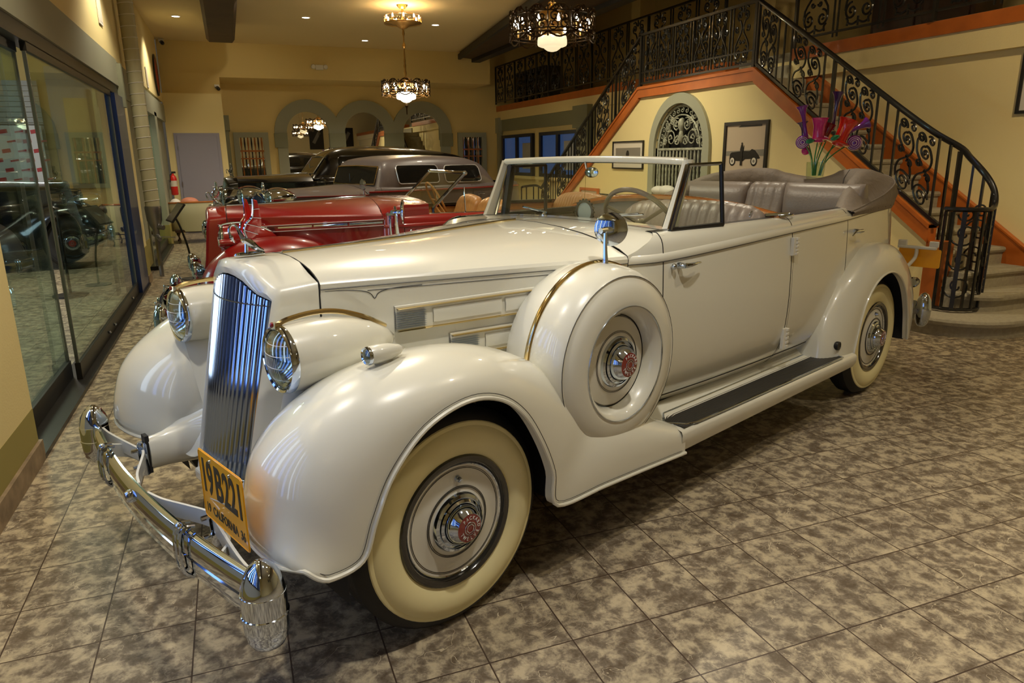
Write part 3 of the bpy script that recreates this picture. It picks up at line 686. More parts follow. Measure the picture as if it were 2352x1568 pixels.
# balcony railings
def balcony(y0, y1, per, label):
    X = 6.88; z0 = 3.02; h = .98
    t = rail_thing('balcony_railing', label, 'railing', 'stair and balcony railings', (X, (y0 + y1) / 2, 2.98))
    m = IB(t); m.bar((X, y0, z0 + h), (X, y1, z0 + h), .05, .03); m.build('handrail', 'iron', t, False)
    m = IB(t); m.bar((X, y0, z0 + .06), (X, y1, z0 + .06), .03, .025); m.build('bottom_rail', 'iron', t, False)
    n = max(1, round((y1 - y0) / per)); per = (y1 - y0) / n
    for i in range(n + 1):
        y = y0 + i * per
        if i % 3 == 0: m = IB(t); m.box((X, y, z0 + h / 2 - .02), (.04, .04, h + .04)); m.build('newel_post', 'iron', t, False)
        else:
            m = IB(t); m.box((X, y - .035, z0 + h / 2), (.018, .018, h)); m.build('baluster', 'iron', t, False)
            m = IB(t); m.box((X, y + .035, z0 + h / 2), (.018, .018, h)); m.build('baluster', 'iron', t, False)
        if i < n:
            m = IB(t); panel(m, LY, (X, y + .09, z0 + .08), (0, per - .18, 0), (0, 0, h - .1), .0135); m.build('scroll_panel', 'iron', t)
balcony(6.65, 16.75, .74, 'long black wrought iron balcony railing from the landing to the far wall')
balcony(1.0, 5.15, .74, 'black wrought iron balcony railing above the near stair flight, at the top right')
# furniture on the balcony
def cabinet(loc, w_, h_, label, m_='dark'):
    t = empty('carved_cabinet', loc, 0, label, 'cabinet', 'dark furniture on the balcony')
    MB().bx(0, .5, -w_ / 2, w_ / 2, 0, h_).build('body', m_, t, False, bev=.01)
    for s in (-1, 1): MB().bx(-.02, 0, s * w_ / 4 - w_ * .21, s * w_ / 4 + w_ * .21, .15, h_ - .12).build('door', m_, t, False, bev=.006)
    MB().bx(-.05, .52, -w_ / 2 - .04, w_ / 2 + .04, h_, h_ + .06).build('cornice', m_, t, False)
M['darkwood'] = mat('dark_walnut', (.045, .016, .006), .35, coat=.3, noise=(4, .4))
cabinet((8.6, 4.75, 2.985), 1.6, 2.3, 'tall dark walnut cabinet on the balcony behind the top of the near railing', 'darkwood')
t = empty('carved_armoire', (7.35, 15.5, 2.985), 0, 'black carved and gleaming lacquer piece on the balcony near the far wall', 'cabinet', 'dark furniture on the balcony')
MB().bx(0, .5, -.95, .95, 0, .85).build('body', 'blacklac', t, False, bev=.02)
for k in range(4):
    m = MB(); y = -.65 + k * .42
    for j in range(5): m.tube([(-.03, y + .1 * p[0] / .1, .12 + j * .15 + p[1]) for p in spiral(0, 0, .07, 1.2, k + j)], .014, 5)
    m.build('carving', 'blacklac', t)
# ============================================================ classic car builder (car space: -x forward, -y is the driver's side, z up)
HUB = [(.107, .082), (.109, .088), (.104, .098), (.094, .103), (.0925, .096), (.089, .096), (.088, .105), (.080, .112), (.0785, .105), (.075, .105), (.074, .114), (.068, .130), (.060, .140), (.054, .148), (.052, .1505), (.0505, .149)]
def wheel_part(root, cx, cy, cz, side, mt, hub=True, txt=True, spare=False):
    """side -1: outer face looks to -y"""
    s = side
    t = MB(); t.lathe([(.215, s * -.06), (.25, s * -.085), (.33, s * -.09), (.385, s * -.07), (.405, s * -.045), (.405, s * .045), (.387, s * .07), (.363, s * .082)], (cx, cy, cz), 'y', 56)
    w_ = t.build('wheel', 'tyre', root)
    # tread grooves
    g = MB()
    for k in range(4): g.lathe([(.4055, -.036 + k * .024), (.4055, -.031 + k * .024)], (cx, cy, cz), 'y', 40)
    g.build('tread_groove', 'dark', w_)
    m = MB(); m.lathe([(.363, s * .082), (.360, s * .086), (.352, s * .088), (.347, s * .0875), (.335, s * .095), (.305, s * .101), (.27, s * .096), (.243, s * .083)], (cx, cy, cz), 'y', 72); m.build('whitewall', mt['wall'], w_)
    m = MB(); m.lathe([(.243, s * .083), (.238, s * .090), (.228, s * .0915), (.218, s * .088), (.211, s * .076), (.209, s * .05)], (cx, cy, cz), 'y', 64); m.build('rim_ring', 'blacklac', w_)
    m = MB(); m.lathe([(.209, s * .05), (.207, s * .072), (.204, s * .074), (.19, s * .072), (.15, s * .078), (.115, s * .084), (.09, s * .086), (.085, s * .09)], (cx, cy, cz), 'y', 64); d = m.build('wheel_disc', mt['disc'], w_)
    m = MB()
    for r, h in ((.1955, .0720), (.1905, .0725), (.130, .0835), (.125, .0845)):
        m.lathe([(r - .0012, s * (h)), (r - .0010, s * (h + .0016)), (r + .0010, s * (h + .0012)), (r + .0012, s * (h - .001))], (cx, cy, cz), 'y', 64)
    m.build('pinstripe', 'line', d)
    m = MB(); m.lathe([(.2095, s * .06), (.2105, s * .074), (.208, s * .077), (.204, s * .074)], (cx, cy, cz), 'y', 64); m.build('trim_ring', 'chrome', w_)
    m = MB(); m.lathe([(r, s * h) for r, h in HUB], (cx, cy, cz), 'y', 56); h = m.build('hubcap', 'chrome', w_)
    m = MB(); m.lathe([(.0508, s * .149), (.02, s * .1522), (0, s * .1522)], (cx, cy, cz), 'y', 40); e = m.build('emblem', 'emblem', h)
    m = MB(); m.lathe([(.024, s * .1522), (.0235, s * .1545), (.0215, s * .1545), (.021, s * .1522)], (cx, cy, cz), 'y', 32)
    hx = [(cx + .0175 * cos(pi / 3 * k + .2), cz + .0175 * sin(pi / 3 * k + .2)) for k in range(6)]; hi = [(cx + .0145 * cos(pi / 3 * k + .2), cz + .0145 * sin(pi / 3 * k + .2)) for k in range(6)]
    for k in range(6):
        a, b, c, d2 = hx[k], hx[(k + 1) % 6], hi[(k + 1) % 6], hi[k]; y1 = cy + s * .1545
        m.add([(a[0], y1, a[1]), (b[0], y1, b[1]), (c[0], y1, c[1]), (d2[0], y1, d2[1])], [(0, 1, 2, 3)])
    m.build('emblem_hexagon', 'chrome', h)
    if txt and s < 0:
        for word, a0, dr in (('PACKARD', 128, -21.5), ('TWELVE', 200, 25.5)):
            for i, ch in enumerate(word):
                if word == 'PACKARD': a = radians(a0 + dr * i); up = (cos(a), 0, sin(a)); rt = (sin(a), 0, -cos(a))
                else: a = radians(a0 + dr * i); up = (-cos(a), 0, -sin(a)); rt = (-sin(a), 0, cos(a))
                p = (cx + .0375 * cos(a), cy - .1522, cz + .0375 * sin(a))
                text_obj('letter', ch, .0185, .0006, 'plain_white', h, frame(p, rt, up), sx=.8)
    if txt:
        m = MB(); m.lathe([(0, s * .10), (.006, s * .10), (.009, s * .095), (.013, s * .075)], (cx + .01, cy, cz + .157), 'y', 12); m.build('valve', 'chrome', w_)
    return w_

LIP = [(-.60, .50), (-.545, .462), (-.43, .475), (-.375, .59), (-.305, .715), (-.18, .825), (-.02, .872), (.12, .848), (.235, .765), (.325, .63), (.385, .49), (.412, .350), (.70, .333), (1.0, .318), (1.27, .302)]
CROWN = [(-.650, .50), (-.66, .555), (-.645, .66), (-.60, .775), (-.50, .875), (-.33, .965), (-.10, 1.005), (.10, 1.0), (.28, .955), (.46, .872), (.64, .76), (.80, .665), (.96, .572), (1.12, .490), (1.27, .425)]
INNER = [(-.52, -.43, .48), (-.50, -.42, .50), (-.47, -.40, .55), (-.43, -.37, .60), (-.36, -.35, .65), (-.22, -.34, .69), (-.05, -.35, .70), (.12, -.38, .70), (.28, -.42, .68), (.44, -.46, .65), (.62, -.52, .60), (.78, -.57, .55), (.96, -.62, .50), (1.12, -.68, .46), (1.27, -.72, .42)]
def fender_front(root, mt, side):
    n = 84; rows = []; lipline = []; fz = mt.get('fz', 0)
    for i in range(n + 1):
        t = (len(LIP) - 1) * i / n
        l = cr([(a, b, 0) for a, b in LIP], t); c = cr([(a, b, 0) for a, b in CROWN], t); q = cr(INNER, t)
        c.y += fz * max(0, min(1, (c.y - .6) * 3)); f = i / n; yc = -.71 - .06 * max(0, (f - .75) / .25); yl = -.925
        if t < 1: yl = -.925 + .03 * (1 - t)
        row = []
        # rolled lip
        row.append((l.x * .985, side * (-yl - .03) , l.y)); 
        for k in range(15):
            u = k / 14 * pi / 2
            x = l.x + (c.x - l.x) * sin(u); z = l.y + (c.y - l.y) * sin(u)
            pw_ = 1 + 1.6 * max(0, (f - .78) / .22); row.append((x, side * (-yl + (-yc + yl) * (1 - cos(u)) ** pw_), z))
        for k in range(1, 15):
            u = k / 14
            e = 1 - cos(u * pi / 2); g = sin(u * pi / 2)
            mix = .55 * e + .45 * u * u
            x = c.x + (q.x - c.x) * (mix); z = c.y + (q.z - c.y) * mix; y = -yc + (-q.y + yc) * (.7 * g + .3 * u)
            row.append((x, side * y, z))
        for k in range(1, 7):   # apron towards the hood
            u = k / 6; row.append((q.x + .02 * u, side * lerp(-q.y, .20, u), q.z - .03 * u * (1 - u) * 4 + .0 * u))
        rows.append(row); lipline.append((l.x, side * (-yl + .004), l.y))
    o = MB().grid(rows).build('front_fender', mt['paint'], root, ang=60)
    bead = [tuple(p) for p in reversed(rows[0][8:26])] + lipline
    MB().tube(bead, .008, 8).build('fender_bead', mt['paint'], o)
    m = MB(); m.tube([(p[0] + (.0), p[1] - side * .003 + side * .004, p[2] + .0) for p in lipline], .001, 4)
    off = []
    for i in range(1, len(lipline) - 1):
        a, b = Vector(lipline[i - 1]), Vector(lipline[i + 1]); d = (b - a).normalized(); nrm = Vector((-d.z, 0, d.x))
        p = Vector(lipline[i]); 
        off.append(p + nrm * .016 + Vector((0, -side * .0005, 0)))
    MB().tube([tuple(p) for p in off], .0014, 4).build('pinstripe', 'line', o)
    # wheel housing
    MB().lathe([(.47, side * .90), (.47, side * .45)], (0, 0, .405), 'y', 24, radians(-10), radians(190)).build('wheel_housing', 'under', o)
    return o
RLIP = [(3.10, .335), (3.14, .50), (3.22, .70), (3.36, .825), (3.54, .872), (3.72, .84), (3.88, .73), (3.99, .56), (4.04, .40), (4.06, .33)]
RCROWN = [(2.80, .395), (2.87, .60), (3.02, .80), (3.24, .95), (3.56, 1.045), (3.88, 1.01), (4.14, .86), (4.30, .66), (4.33, .46), (4.26, .31)]
RINNER = [(2.80, -.66, .40), (2.84, -.72, .60), (2.97, -.74, .78), (3.18, -.74, .95), (3.52, -.70, 1.02), (3.90, -.62, .98), (4.20, -.55, .83), (4.36, -.52, .64), (4.40, -.50, .46), (4.34, -.50, .31)]
def fender_rear(root, mt, side, dx=0.0):
    n = 60; rows = []; lipline = []
    for i in range(n + 1):
        t = (len(RLIP) - 1) * i / n
        l = cr([(a, b, 0) for a, b in RLIP], t); c = cr([(a, b, 0) for a, b in RCROWN], t); q = cr(RINNER, t)
        yl = -.925; yc = -.79 if t > 2 else -.79 - .03 * (2 - t) / 2
        row = [(l.x + dx, side * (-yl - .03), l.y)]
        for k in range(15):
            u = k / 14 * pi / 2; row.append((l.x + (c.x - l.x) * sin(u) + dx, side * (-yl + (-yc + yl) * (1 - cos(u))), l.y + (c.y - l.y) * sin(u)))
        for k in range(1, 9):
            u = k / 8; row.append((c.x + (q.x - c.x) * u ** 1.6 + dx, side * (-yc + (-q.y + yc) * sin(u * pi / 2)), c.y + (q.z - c.y) * u ** 1.6))
        rows.append(row); lipline.append((l.x + dx, side * (-yl + .003), l.y))
    o = MB().grid(rows).build('rear_fender', mt['paint'], root, ang=60)
    MB().tube(lipline, .007, 8).build('fender_bead', mt['paint'], o)
    MB().lathe([(.47, side * .90), (.47, side * .45)], (3.60 + dx, 0, .405), 'y', 24, radians(-10), radians(190)).build('wheel_housing', 'under', o)
    return o
# ---- hood / shell profile: returns the half-profile list (y, z) bottom -> centre top
def hood_prof(x, e=0.0):
    w_ = smtab(x, [(-.35, .262), (-.17, .288), (.40, .475), (1.08, .695), (1.47, .72)])
    zc = smtab(x, [(-.35, 1.278), (-.17, 1.282), (.4, 1.295), (1.08, 1.325), (1.47, 1.315)])
    zb = .50
    return [(w_ * .985, zb), (w_ * .995, .75), (w_, 1.0), (w_ * 1.0, 1.155), (w_ + .004, 1.175), (w_ + .005, 1.195), (w_ - .004, 1.208), (w_ * .88, lerp(1.208, zc, .28)),
            (w_ * .78, lerp(1.208, zc, .48)), (w_ * .62, lerp(1.208, zc, .68)), (w_ * .42, lerp(1.208, zc, .86)), (w_ * .2, lerp(1.208, zc, .97)), (0, zc)]
def hood_sec(x, dz=0):
    p = hood_prof(x); return [(x, -a, b) for a, b in p] + [(x, a, b) for a, b in reversed(p[:-1])]
G_ = dict(vee=.07, lean=.2)
def xf(y, z):   # leaning, slightly veed radiator face
    return -.325 - (1.16 - z) * G_['lean'] - G_['vee'] * (1 - min(1, abs(y) / .27) ** 2)
def yoke(f, w_=.252, z0=.40):   # grille opening outline, f 0..1 from bottom centre-right up and over (half)
    pts = [(w_ * .87, z0), (w_ * .92, .75), (w_, 1.10), (w_, 1.152), (w_ * .88, 1.162), (w_ * .74, 1.172), (w_ * .60, 1.19), (w_ * .42, 1.213), (w_ * .2, 1.226), (0, 1.23)]
    return pts
def front_end(root, mt, ornament=True):
    # shell
    inner = yoke(0); outer = [(.262 * .90, .42), (.262 * .95, .75), (.268, 1.10), (.275, 1.165), (.262, 1.19), (.235, 1.205), (.20, 1.225), (.14, 1.262), (.07, 1.275), (0, 1.278)]
    back = [(.285 * .985, .42), (.287, .75), (.288, 1.10), (.292, 1.178), (.29, 1.203), (.26, 1.215), (.22, 1.232), (.16, 1.265), (.08, 1.28), (0, 1.283)]
    def full(P, fx): return [(fx(a, b), -a, b) for a, b in P] + [(fx(a, b), a, b) for a, b in reversed(P[:-1])]
    rows = [full(inner, lambda y, z: xf(y, z) + .03), full(inner, lambda y, z: xf(y, z) + .004)]
    mid = [((a + c) / 2, (b + d) / 2) for (a, b), (c, d) in zip(inner, outer)]
    rows += [full(mid, lambda y, z: xf(y, z) - .008), full(outer, lambda y, z: xf(y, z) + .004), full([(a * .995 + .004, b + .003) for a, b in outer], lambda y, z: xf(y, z) + .02)]
    rows += [full(back, lambda y, z: -.172)]
    s_ = MB().grid(rows).build('radiator_shell', mt['paint'], root, ang=50)
    if not mt.get('shell_paint', True): s_.data.materials[0] = M['chrome']
    MB().prism([(-.26, .40), (.26, .40), (.24, 1.2), (0, 1.24), (-.24, 1.2)], -.30, -.28, 'x').build('radiator_core', 'dark', s_, False)
    MB().bx(-.515, -.30, -.23, .23, .375, .425).build('base_panel', mt['paint'], s_, False, bev=.01)
    # vertical bars
    nb_ = 19
    for i in range(nb_):
        y = -.232 + .464 * i / (nb_ - 1)
        zt = smtab(abs(y), [(0, 1.222), (.05, 1.219), (.106, 1.205), (.15, 1.184), (.19, 1.166), (.25, 1.148)])
        pts = [(xf(y, z) + .012, y * lerp(.88, 1, (z - .42) / .75), z) for z in (.43, .62, .82, 1.0, 1.10)] + [(xf(y, zt) + .012, y, zt)]
        MB().tube(pts, .0118, 10, flat=1.0).build('grille_bar', 'chromeD', s_)
    MB().tube([(xf(y, 1.135) - .002, y, 1.135) for y in [-.25 + .05 * k for k in range(11)]], .0018, 5).build('grille_crossbar', 'line', s_)
    MB().tube([(xf(y, .50) - .002, y * .9, .50) for y in [-.25 + .05 * k for k in range(11)]], .0025, 5).build('grille_crossbar', 'chrome', s_)
    # hood
    xs = [-.165, -.1, 0, .1, .2, .3, .4, .5, .6, .7, .8, .9, 1.0, 1.09]
    hd = MB().grid([hood_sec(x) for x in xs]).build('hood', mt['paint'], root, ang=28)
    m = MB()
    m.tube([tuple(Vector(p) + Vector((0, 0, .0005))) for p in hood_sec(-.168)], .0022, 4); m.build('hood_gap', 'gap', hd)
    MB().tube([(x, 0, hood_prof(x)[-1][1] + .002) for x in [-.16 + 1.24 * k / 14 for k in range(15)]], .006, 6).build('centre_strip', mt.get('strip', 'gold'), hd)
    MB().tube([(x, 0, hood_prof(x)[-1][1] - .0) for x in [-.16 + 1.24 * k / 14 for k in range(15)]], .011, 6, flat=.4).build('hinge_strip', 'chrome', hd)
    for s in (-1, 1):
        if mt.get('pin', True):
            m = MB()
            m.tube([(x, s * (hood_prof(x)[5][0] + .001), 1.176) for x in xs], .0016, 4)
            m.tube([(x, s * (hood_prof(x)[3][0] + .001), 1.158) for x in xs[2:]], .0016, 4); m.build('pinstripe', 'line', hd)
            # pointed pinstripe motif near the front
            m = MB(); q = [(-.15, 1.168), (-.08, 1.166), (-.02, 1.158), (.01, 1.145), (.024, 1.126), (.038, 1.145), (.07, 1.156), (.12, 1.161), (.2, 1.163)]
            m.tube([(p[0], s * (hood_prof(p[0])[2][0] + .002), p[1]) for p in crv([(a, b, 0) for a, b in q], 40)], .0014, 4); m.build('pinstripe', 'line', hd)
        # louvre bands
        for (x0, z0, L_) in mt.get('bands', ((.095, .995, .95), (.30, .868, .70))):
            h_ = mt.get('band_h', .078)
            def py(x): return hood_prof(x)[2][0]
            f = MB(); n_ = 12; x00 = x0
            def strip(m, za, zb, d, xa, xb, r=True):
                rows = []
                for k in range(n_ + 1):
                    x = lerp(xa, xb, k / n_); y = py(x); q = .045 * (x - x00); rows.append([(x, s * y, za + q), (x, s * (y + d * .85), za + .002 + q), (x, s * (y + d), (za + zb) / 2 + q), (x, s * (y + d * .85), zb - .002 + q), (x, s * y, zb + q)])
                m.grid(rows)
            strip(f, z0 - .010, z0 + h_ + .016, .012, x0 - .004, x0 + L_)
            lv = f.build('louvre_band', mt['paint'], hd)
            for z in (z0 - .008, z0 + h_):
                m = MB(); strip(m, z, z + .0085, .026, x0, x0 + L_); m.build('chrome_strip', 'gold' if mt.get('pin', True) else 'brightrim', lv)
            m = MB()
            for k in range(int(h_ / .0088)):
                z = z0 + .006 + k * .0085; strip(m, z, z + .0045, .027, x0 - .004, x0 + .105)
            m.build('ribbed_vent', 'chrome', lv)
            for k in range(3):
                xa = x0 + .135 + k * .29
                if xa + .27 < x0 + L_: m = MB(); strip(m, z0 + .012, z0 + h_ - .008, .019, xa, xa + .275); m.build('vent_panel', mt['paint'] if mt.get('pin', True) else 'chrome', lv)
    if mt.get('ribs'):
        pass
    # headlamps
    for s in (-1, 1):
        hx, hy, hz = -.425 + mt.get('hlx', 0), s * .472, 1.003 + mt.get('hlz', 0)
        prof = [(0, .012), (.05, .010), (.085, .004), (.104, 0)]
        b = MB(); P = [(.106, .0), (.112, .012), (.113, .03), (.117, .08), (.118, .13), (.113, .20), (.100, .27), (.078, .34), (.045, .405), (.015, .438), (0, .442)]
        b.lathe([(r, x) for r, x in P], (hx, hy, hz), 'x', 40); hl = b.build('headlamp', mt['paint'] if mt.get('lampaint', True) else 'chrome', root)
        m = MB(); m.lathe([(0, -.03), (.04, -.027), (.075, -.017), (.098, -.003), (.104, .004)], (hx, hy, hz), 'x', 40); m.build('lens', 'lens', hl)
        m = MB(); m.lathe([(.104, .006), (.085, .035), (.06, .06), (.03, .078), (0, .082)], (hx, hy, hz), 'x', 32); m.build('reflector', 'chromeD', hl)
        m = MB(); m.ball((hx + .045, hy, hz), .014, 10, 8); m.tube([(hx + .05, hy, hz), (hx + .08, hy, hz)], .008, 6); m.build('lamp_bulb', 'plain_white', hl)
        m = MB(); m.lathe([(.101, -.004), (.108, -.008), (.113, 0), (.1145, .012), (.113, .018)], (hx, hy, hz), 'x', 40); m.build('lens_rim', 'chrome', hl)
        m = MB()
        for k, zz in enumerate((-.06, -.02, .02, .055)):
            L0 = sqrt(max(0, .095 ** 2 - zz ** 2)); m.tube([(hx - .031 + .28 * (yy * yy + zz * zz) / .095 * 1.0, hy + yy, hz + zz + .9 * yy * yy) for yy in [L0 * (-1 + .2 * j) for j in range(11)]], .0014, 4)
        for k in range(9):
            yy = -.04 + .01 * k; m.tube([(hx - .031 + .28 * (yy * yy + zz * zz) / .095, hy + yy, hz + zz) for zz in (-.055, -.03, -.005, .015)], .0009, 4)
        m.build('lens_rib', 'plain_white', hl)
        fin = [(hx - .012 + .01, .112), (hx + .04, .128), (hx + .13, .137), (hx + .22, .128), (hx + .32, .094), (hx + .41, .045)]
        m = MB(); m.tube(crv([(x, hy, hz + z) for x, z in fin], 20), .009, 6); m.tube([(hx - .002, hy, hz + .106), (hx + .0, hy, hz + .125)], .014, 6); m.build('lamp_crest', mt.get('strip', 'gold'), hl)
        m = MB(); m.ball((hx - .012, hy, hz + .118), (.008, .008, .010), 8, 6); m.build('crest_jewel', 'emblem', hl)
        m = MB(); m.loft([[(hx + .10 + a * .09, hy - s * u * .16 + b * .03 * (1 + u), hz - .095 - .30 * u) for a, b in ((1, 0), (0, 1), (-1, 0), (0, -1))] for u in (0, .33, .66, 1)]); m.build('lamp_stand', mt['paint'], hl)
        # marker lamp on the fender crown
        mx, my, mz = -.245, s * .715, 1.028
        m = MB(); m.lathe([(.026, 0), (.030, .01), (.031, .04), (.028, .08), (.018, .12), (0, .15)], (mx, my, mz), 'x', 20)
        m.loft([[(mx + .055 + a * .038 + .03 * u, my + b * .012, mz - .02 - .04 * u) for a, b in ((1, 0), (.7, .7), (0, 1), (-.7, .7), (-1, 0), (-.7, -.7), (0, -1), (.7, -.7))] for u in (0, 1)])
        ml = m.build('marker_lamp', mt['paint'], root); m = MB(); m.lathe([(0, -.008), (.015, -.006), (.024, 0)], (mx, my, mz), 'x', 20); m.build('lens', 'lens', ml)
        m = MB(); m.lathe([(.023, -.001), (.028, -.004), (.031, .003), (.030, .008)], (mx, my, mz), 'x', 20); m.build('lens_rim', 'chrome', ml)
    return hd
def bumper_front(root, mt):
    def bxp(y): return -.785 + .072 * (y / .87) ** 2
    rows = []; n = 40
    for i in range(n + 1):
        y = -.86 + 1.72 * i / n; x = bxp(y); z = .44
        prof = [(0.010, -.070), (-.006, -.072), (-.012, -.066), (-.017, -.03), (-.019, -.006), (-.014, -.002), (-.014, .002), (-.020, .006), (-.019, .03), (-.012, .062), (-.004, .070), (.012, .072), (.012, .06), (.010, -.06)]
        rows.append([(x + a, y, z + b) for a, b in prof])
    o = MB().loft(rows).build('front_bumper', 'chrome', root, ang=50)
    for s in (-1, 1):
        cy = s * .875; cx = -.715
        prof = [(0, .578), (.018, .572), (.036, .556), (.050, .53), (.058, .50), (.061, .487), (.061, .484), (.0625, .483), (.0625, .42), (.0655, .418), (.0655, .412), (.063, .41), (.062, .38), (.060, .358), (.058, .355), (.058, .345), (.046, .32), (.028, .308), (0, .303)]
        m = MB(); m.lathe([(r, z) for r, z in prof], (cx, cy, 0), 'z', 32); m.tube([(cx - .0, cy, .578), (cx - .03, cy, .563), (cx - .052, cy, .53), (cx - .06, cy, .49)], .003, 6)
        m.build('bumper_guard', 'chrome', o)
        m = MB(); y0 = s * .44; x = bxp(y0)
        for dy in (-.02, .02): m.tube(crv([(x + .02, y0 + dy, .525), (x - .015, y0 + dy, .53), (x - .030, y0 + dy, .50), (x - .034, y0 + dy, .44), (x - .028, y0 + dy, .385), (x, y0 + dy, .355)], 14), .006, 6)
        m.tube([(x - .018, y0 - .022, .525), (x - .018, y0 + .022, .525)], .012, 8); m.ball((x - .02, y0, .532), .013, 10, 6); m.build('bumper_clamp', 'chrome', o)
        # white spring arms (upright flat straps)
        for nm, pts in (('spring_arm', [(-.765, s * .05, .475), (-.745, s * .14, .475), (-.70, s * .25, .475), (-.665, s * .34, .475), (-.665, s * .39, .475), (-.685, s * .55, .47), (-.70, s * .70, .465), (-.70, s * .80, .46)]),
                        ('spring_arm', [(-.728, s * .61, .45), (-.715, s * .585, .45), (-.675, s * .54, .45), (-.655, s * .47, .45), (-.655, s * .42, .45), (-.665, s * .37, .45)])):
            c = crv(pts, 28); rows = []
            for i, p in enumerate(c):
                a = Vector(c[max(0, i - 1)]); b = Vector(c[min(len(c) - 1, i + 1)]); t = (b - a).normalized(); nn = Vector((-t.y, t.x, 0)) * .0045
                rows.append([tuple(Vector(p) + nn + Vector((0, 0, -.028))), tuple(Vector(p) + nn + Vector((0, 0, .028))), tuple(Vector(p) - nn + Vector((0, 0, .028))), tuple(Vector(p) - nn + Vector((0, 0, -.028)))])
            MB().loft(rows).build(nm, mt['trim'], o, False)
        m = MB(); m.lathe([(.017, .39), (.021, .40), (.021, .52), (.017, .53), (0, .533)], (-.655, s * .38, 0), 'z', 16); m.tube([(-.70, s * .38, .50), (-.63, s * .38, .50)], .009, 8); m.tube([(-.70, s * .38, .43), (-.63, s * .38, .43)], .009, 8); m.build('mounting_bolt', 'chrome', o)
        # fairing of the frame horn
        sec = []
        for u in (0, .1, .2, .35, .5, .65, .8, .9, 1):
            x = lerp(-.32, -.635, u); g_ = (1 - u) ** 1.9; r = lerp(.036, .26, g_); r2 = lerp(.070, .17, g_); yc = lerp(.385, .45, g_); zc = lerp(.475, .53, g_)
            sec.append([(x, s * (yc + r * cos(2 * pi * k / 20)), zc + r2 * sin(2 * pi * k / 20)) for k in range(20)])
        f = MB().loft(sec).build('horn_fairing', mt['paint'], root)
        MB().bx(-.648, -.632, s * .385 - .022, s * .385 + .022, .395, .555).build('rubber_pad', 'tyre', f, False)
    m = MB(); m.lathe([(0, -.02), (.018, -.018), (.024, -.008), (.024, .01)], (-.805, .02, .475), 'x', 16); m.build('medallion', 'chrome', o)
    return o
def number_plate(root, c4, txt=True, name='number_plate'):
    """c4: tl, tr, bl in car space as seen from the front"""
    tl, tr, bl = map(Vector, c4); X = (tr - tl); Y = (tl - bl); ctr = tl + X / 2 - Y / 2; w_, h_ = X.length, Y.length
    fr = frame(ctr, X, Y); m = MB(); m.x = fr
    r = .012; out = []
    for sx, sy, a0 in ((1, 1, 0), (-1, 1, 90), (-1, -1, 180), (1, -1, 270)):
        for k in range(4): a = radians(a0 + 30 * k); out.append((sx * (w_ / 2 - r) + r * cos(a), sy * (h_ / 2 - r) + r * sin(a)))
    m.prism(out, -.001, .001); o = m.build(name, 'plate', root, False)
    m = MB(); m.x = fr; m.tube([(x * .985, y * .97, .001) for x, y in out], .0022, 5, closed=True); m.build('raised_rim', 'plate', o)
    if txt:
        up = h_ / 2
        F = fr @ Matrix.Translation((0, 0, .001))
        text_obj('digits', '19', h_ * .66, .0012, 'ink', o, F @ Matrix.Translation((-w_ * .335, h_ * .12, 0)), sx=.62, bold=.0035)
        text_obj('digits', 'B', h_ * .66, .0012, 'ink', o, F @ Matrix.Translation((-w_ * .065, h_ * .12, 0)), sx=.70, bold=.0035)
        text_obj('digits', '221', h_ * .66, .0012, 'ink', o, F @ Matrix.Translation((w_ * .255, h_ * .12, 0)), sx=.64, bold=.0035)
        text_obj('state_lettering', '19  CALIFORNIA  36', h_ * .18, .001, 'ink', o, F @ Matrix.Translation((0, -h_ * .33, 0)), sx=.80, bold=.0008)
        for x in (-.22, .22): m = MB(); m.x = fr; m.lathe([(0, .006), (.005, .005), (.006, .001)], (x * w_, h_ * .41, 0), 'z', 10); m.build('bolt', 'chrome', o)
    return o
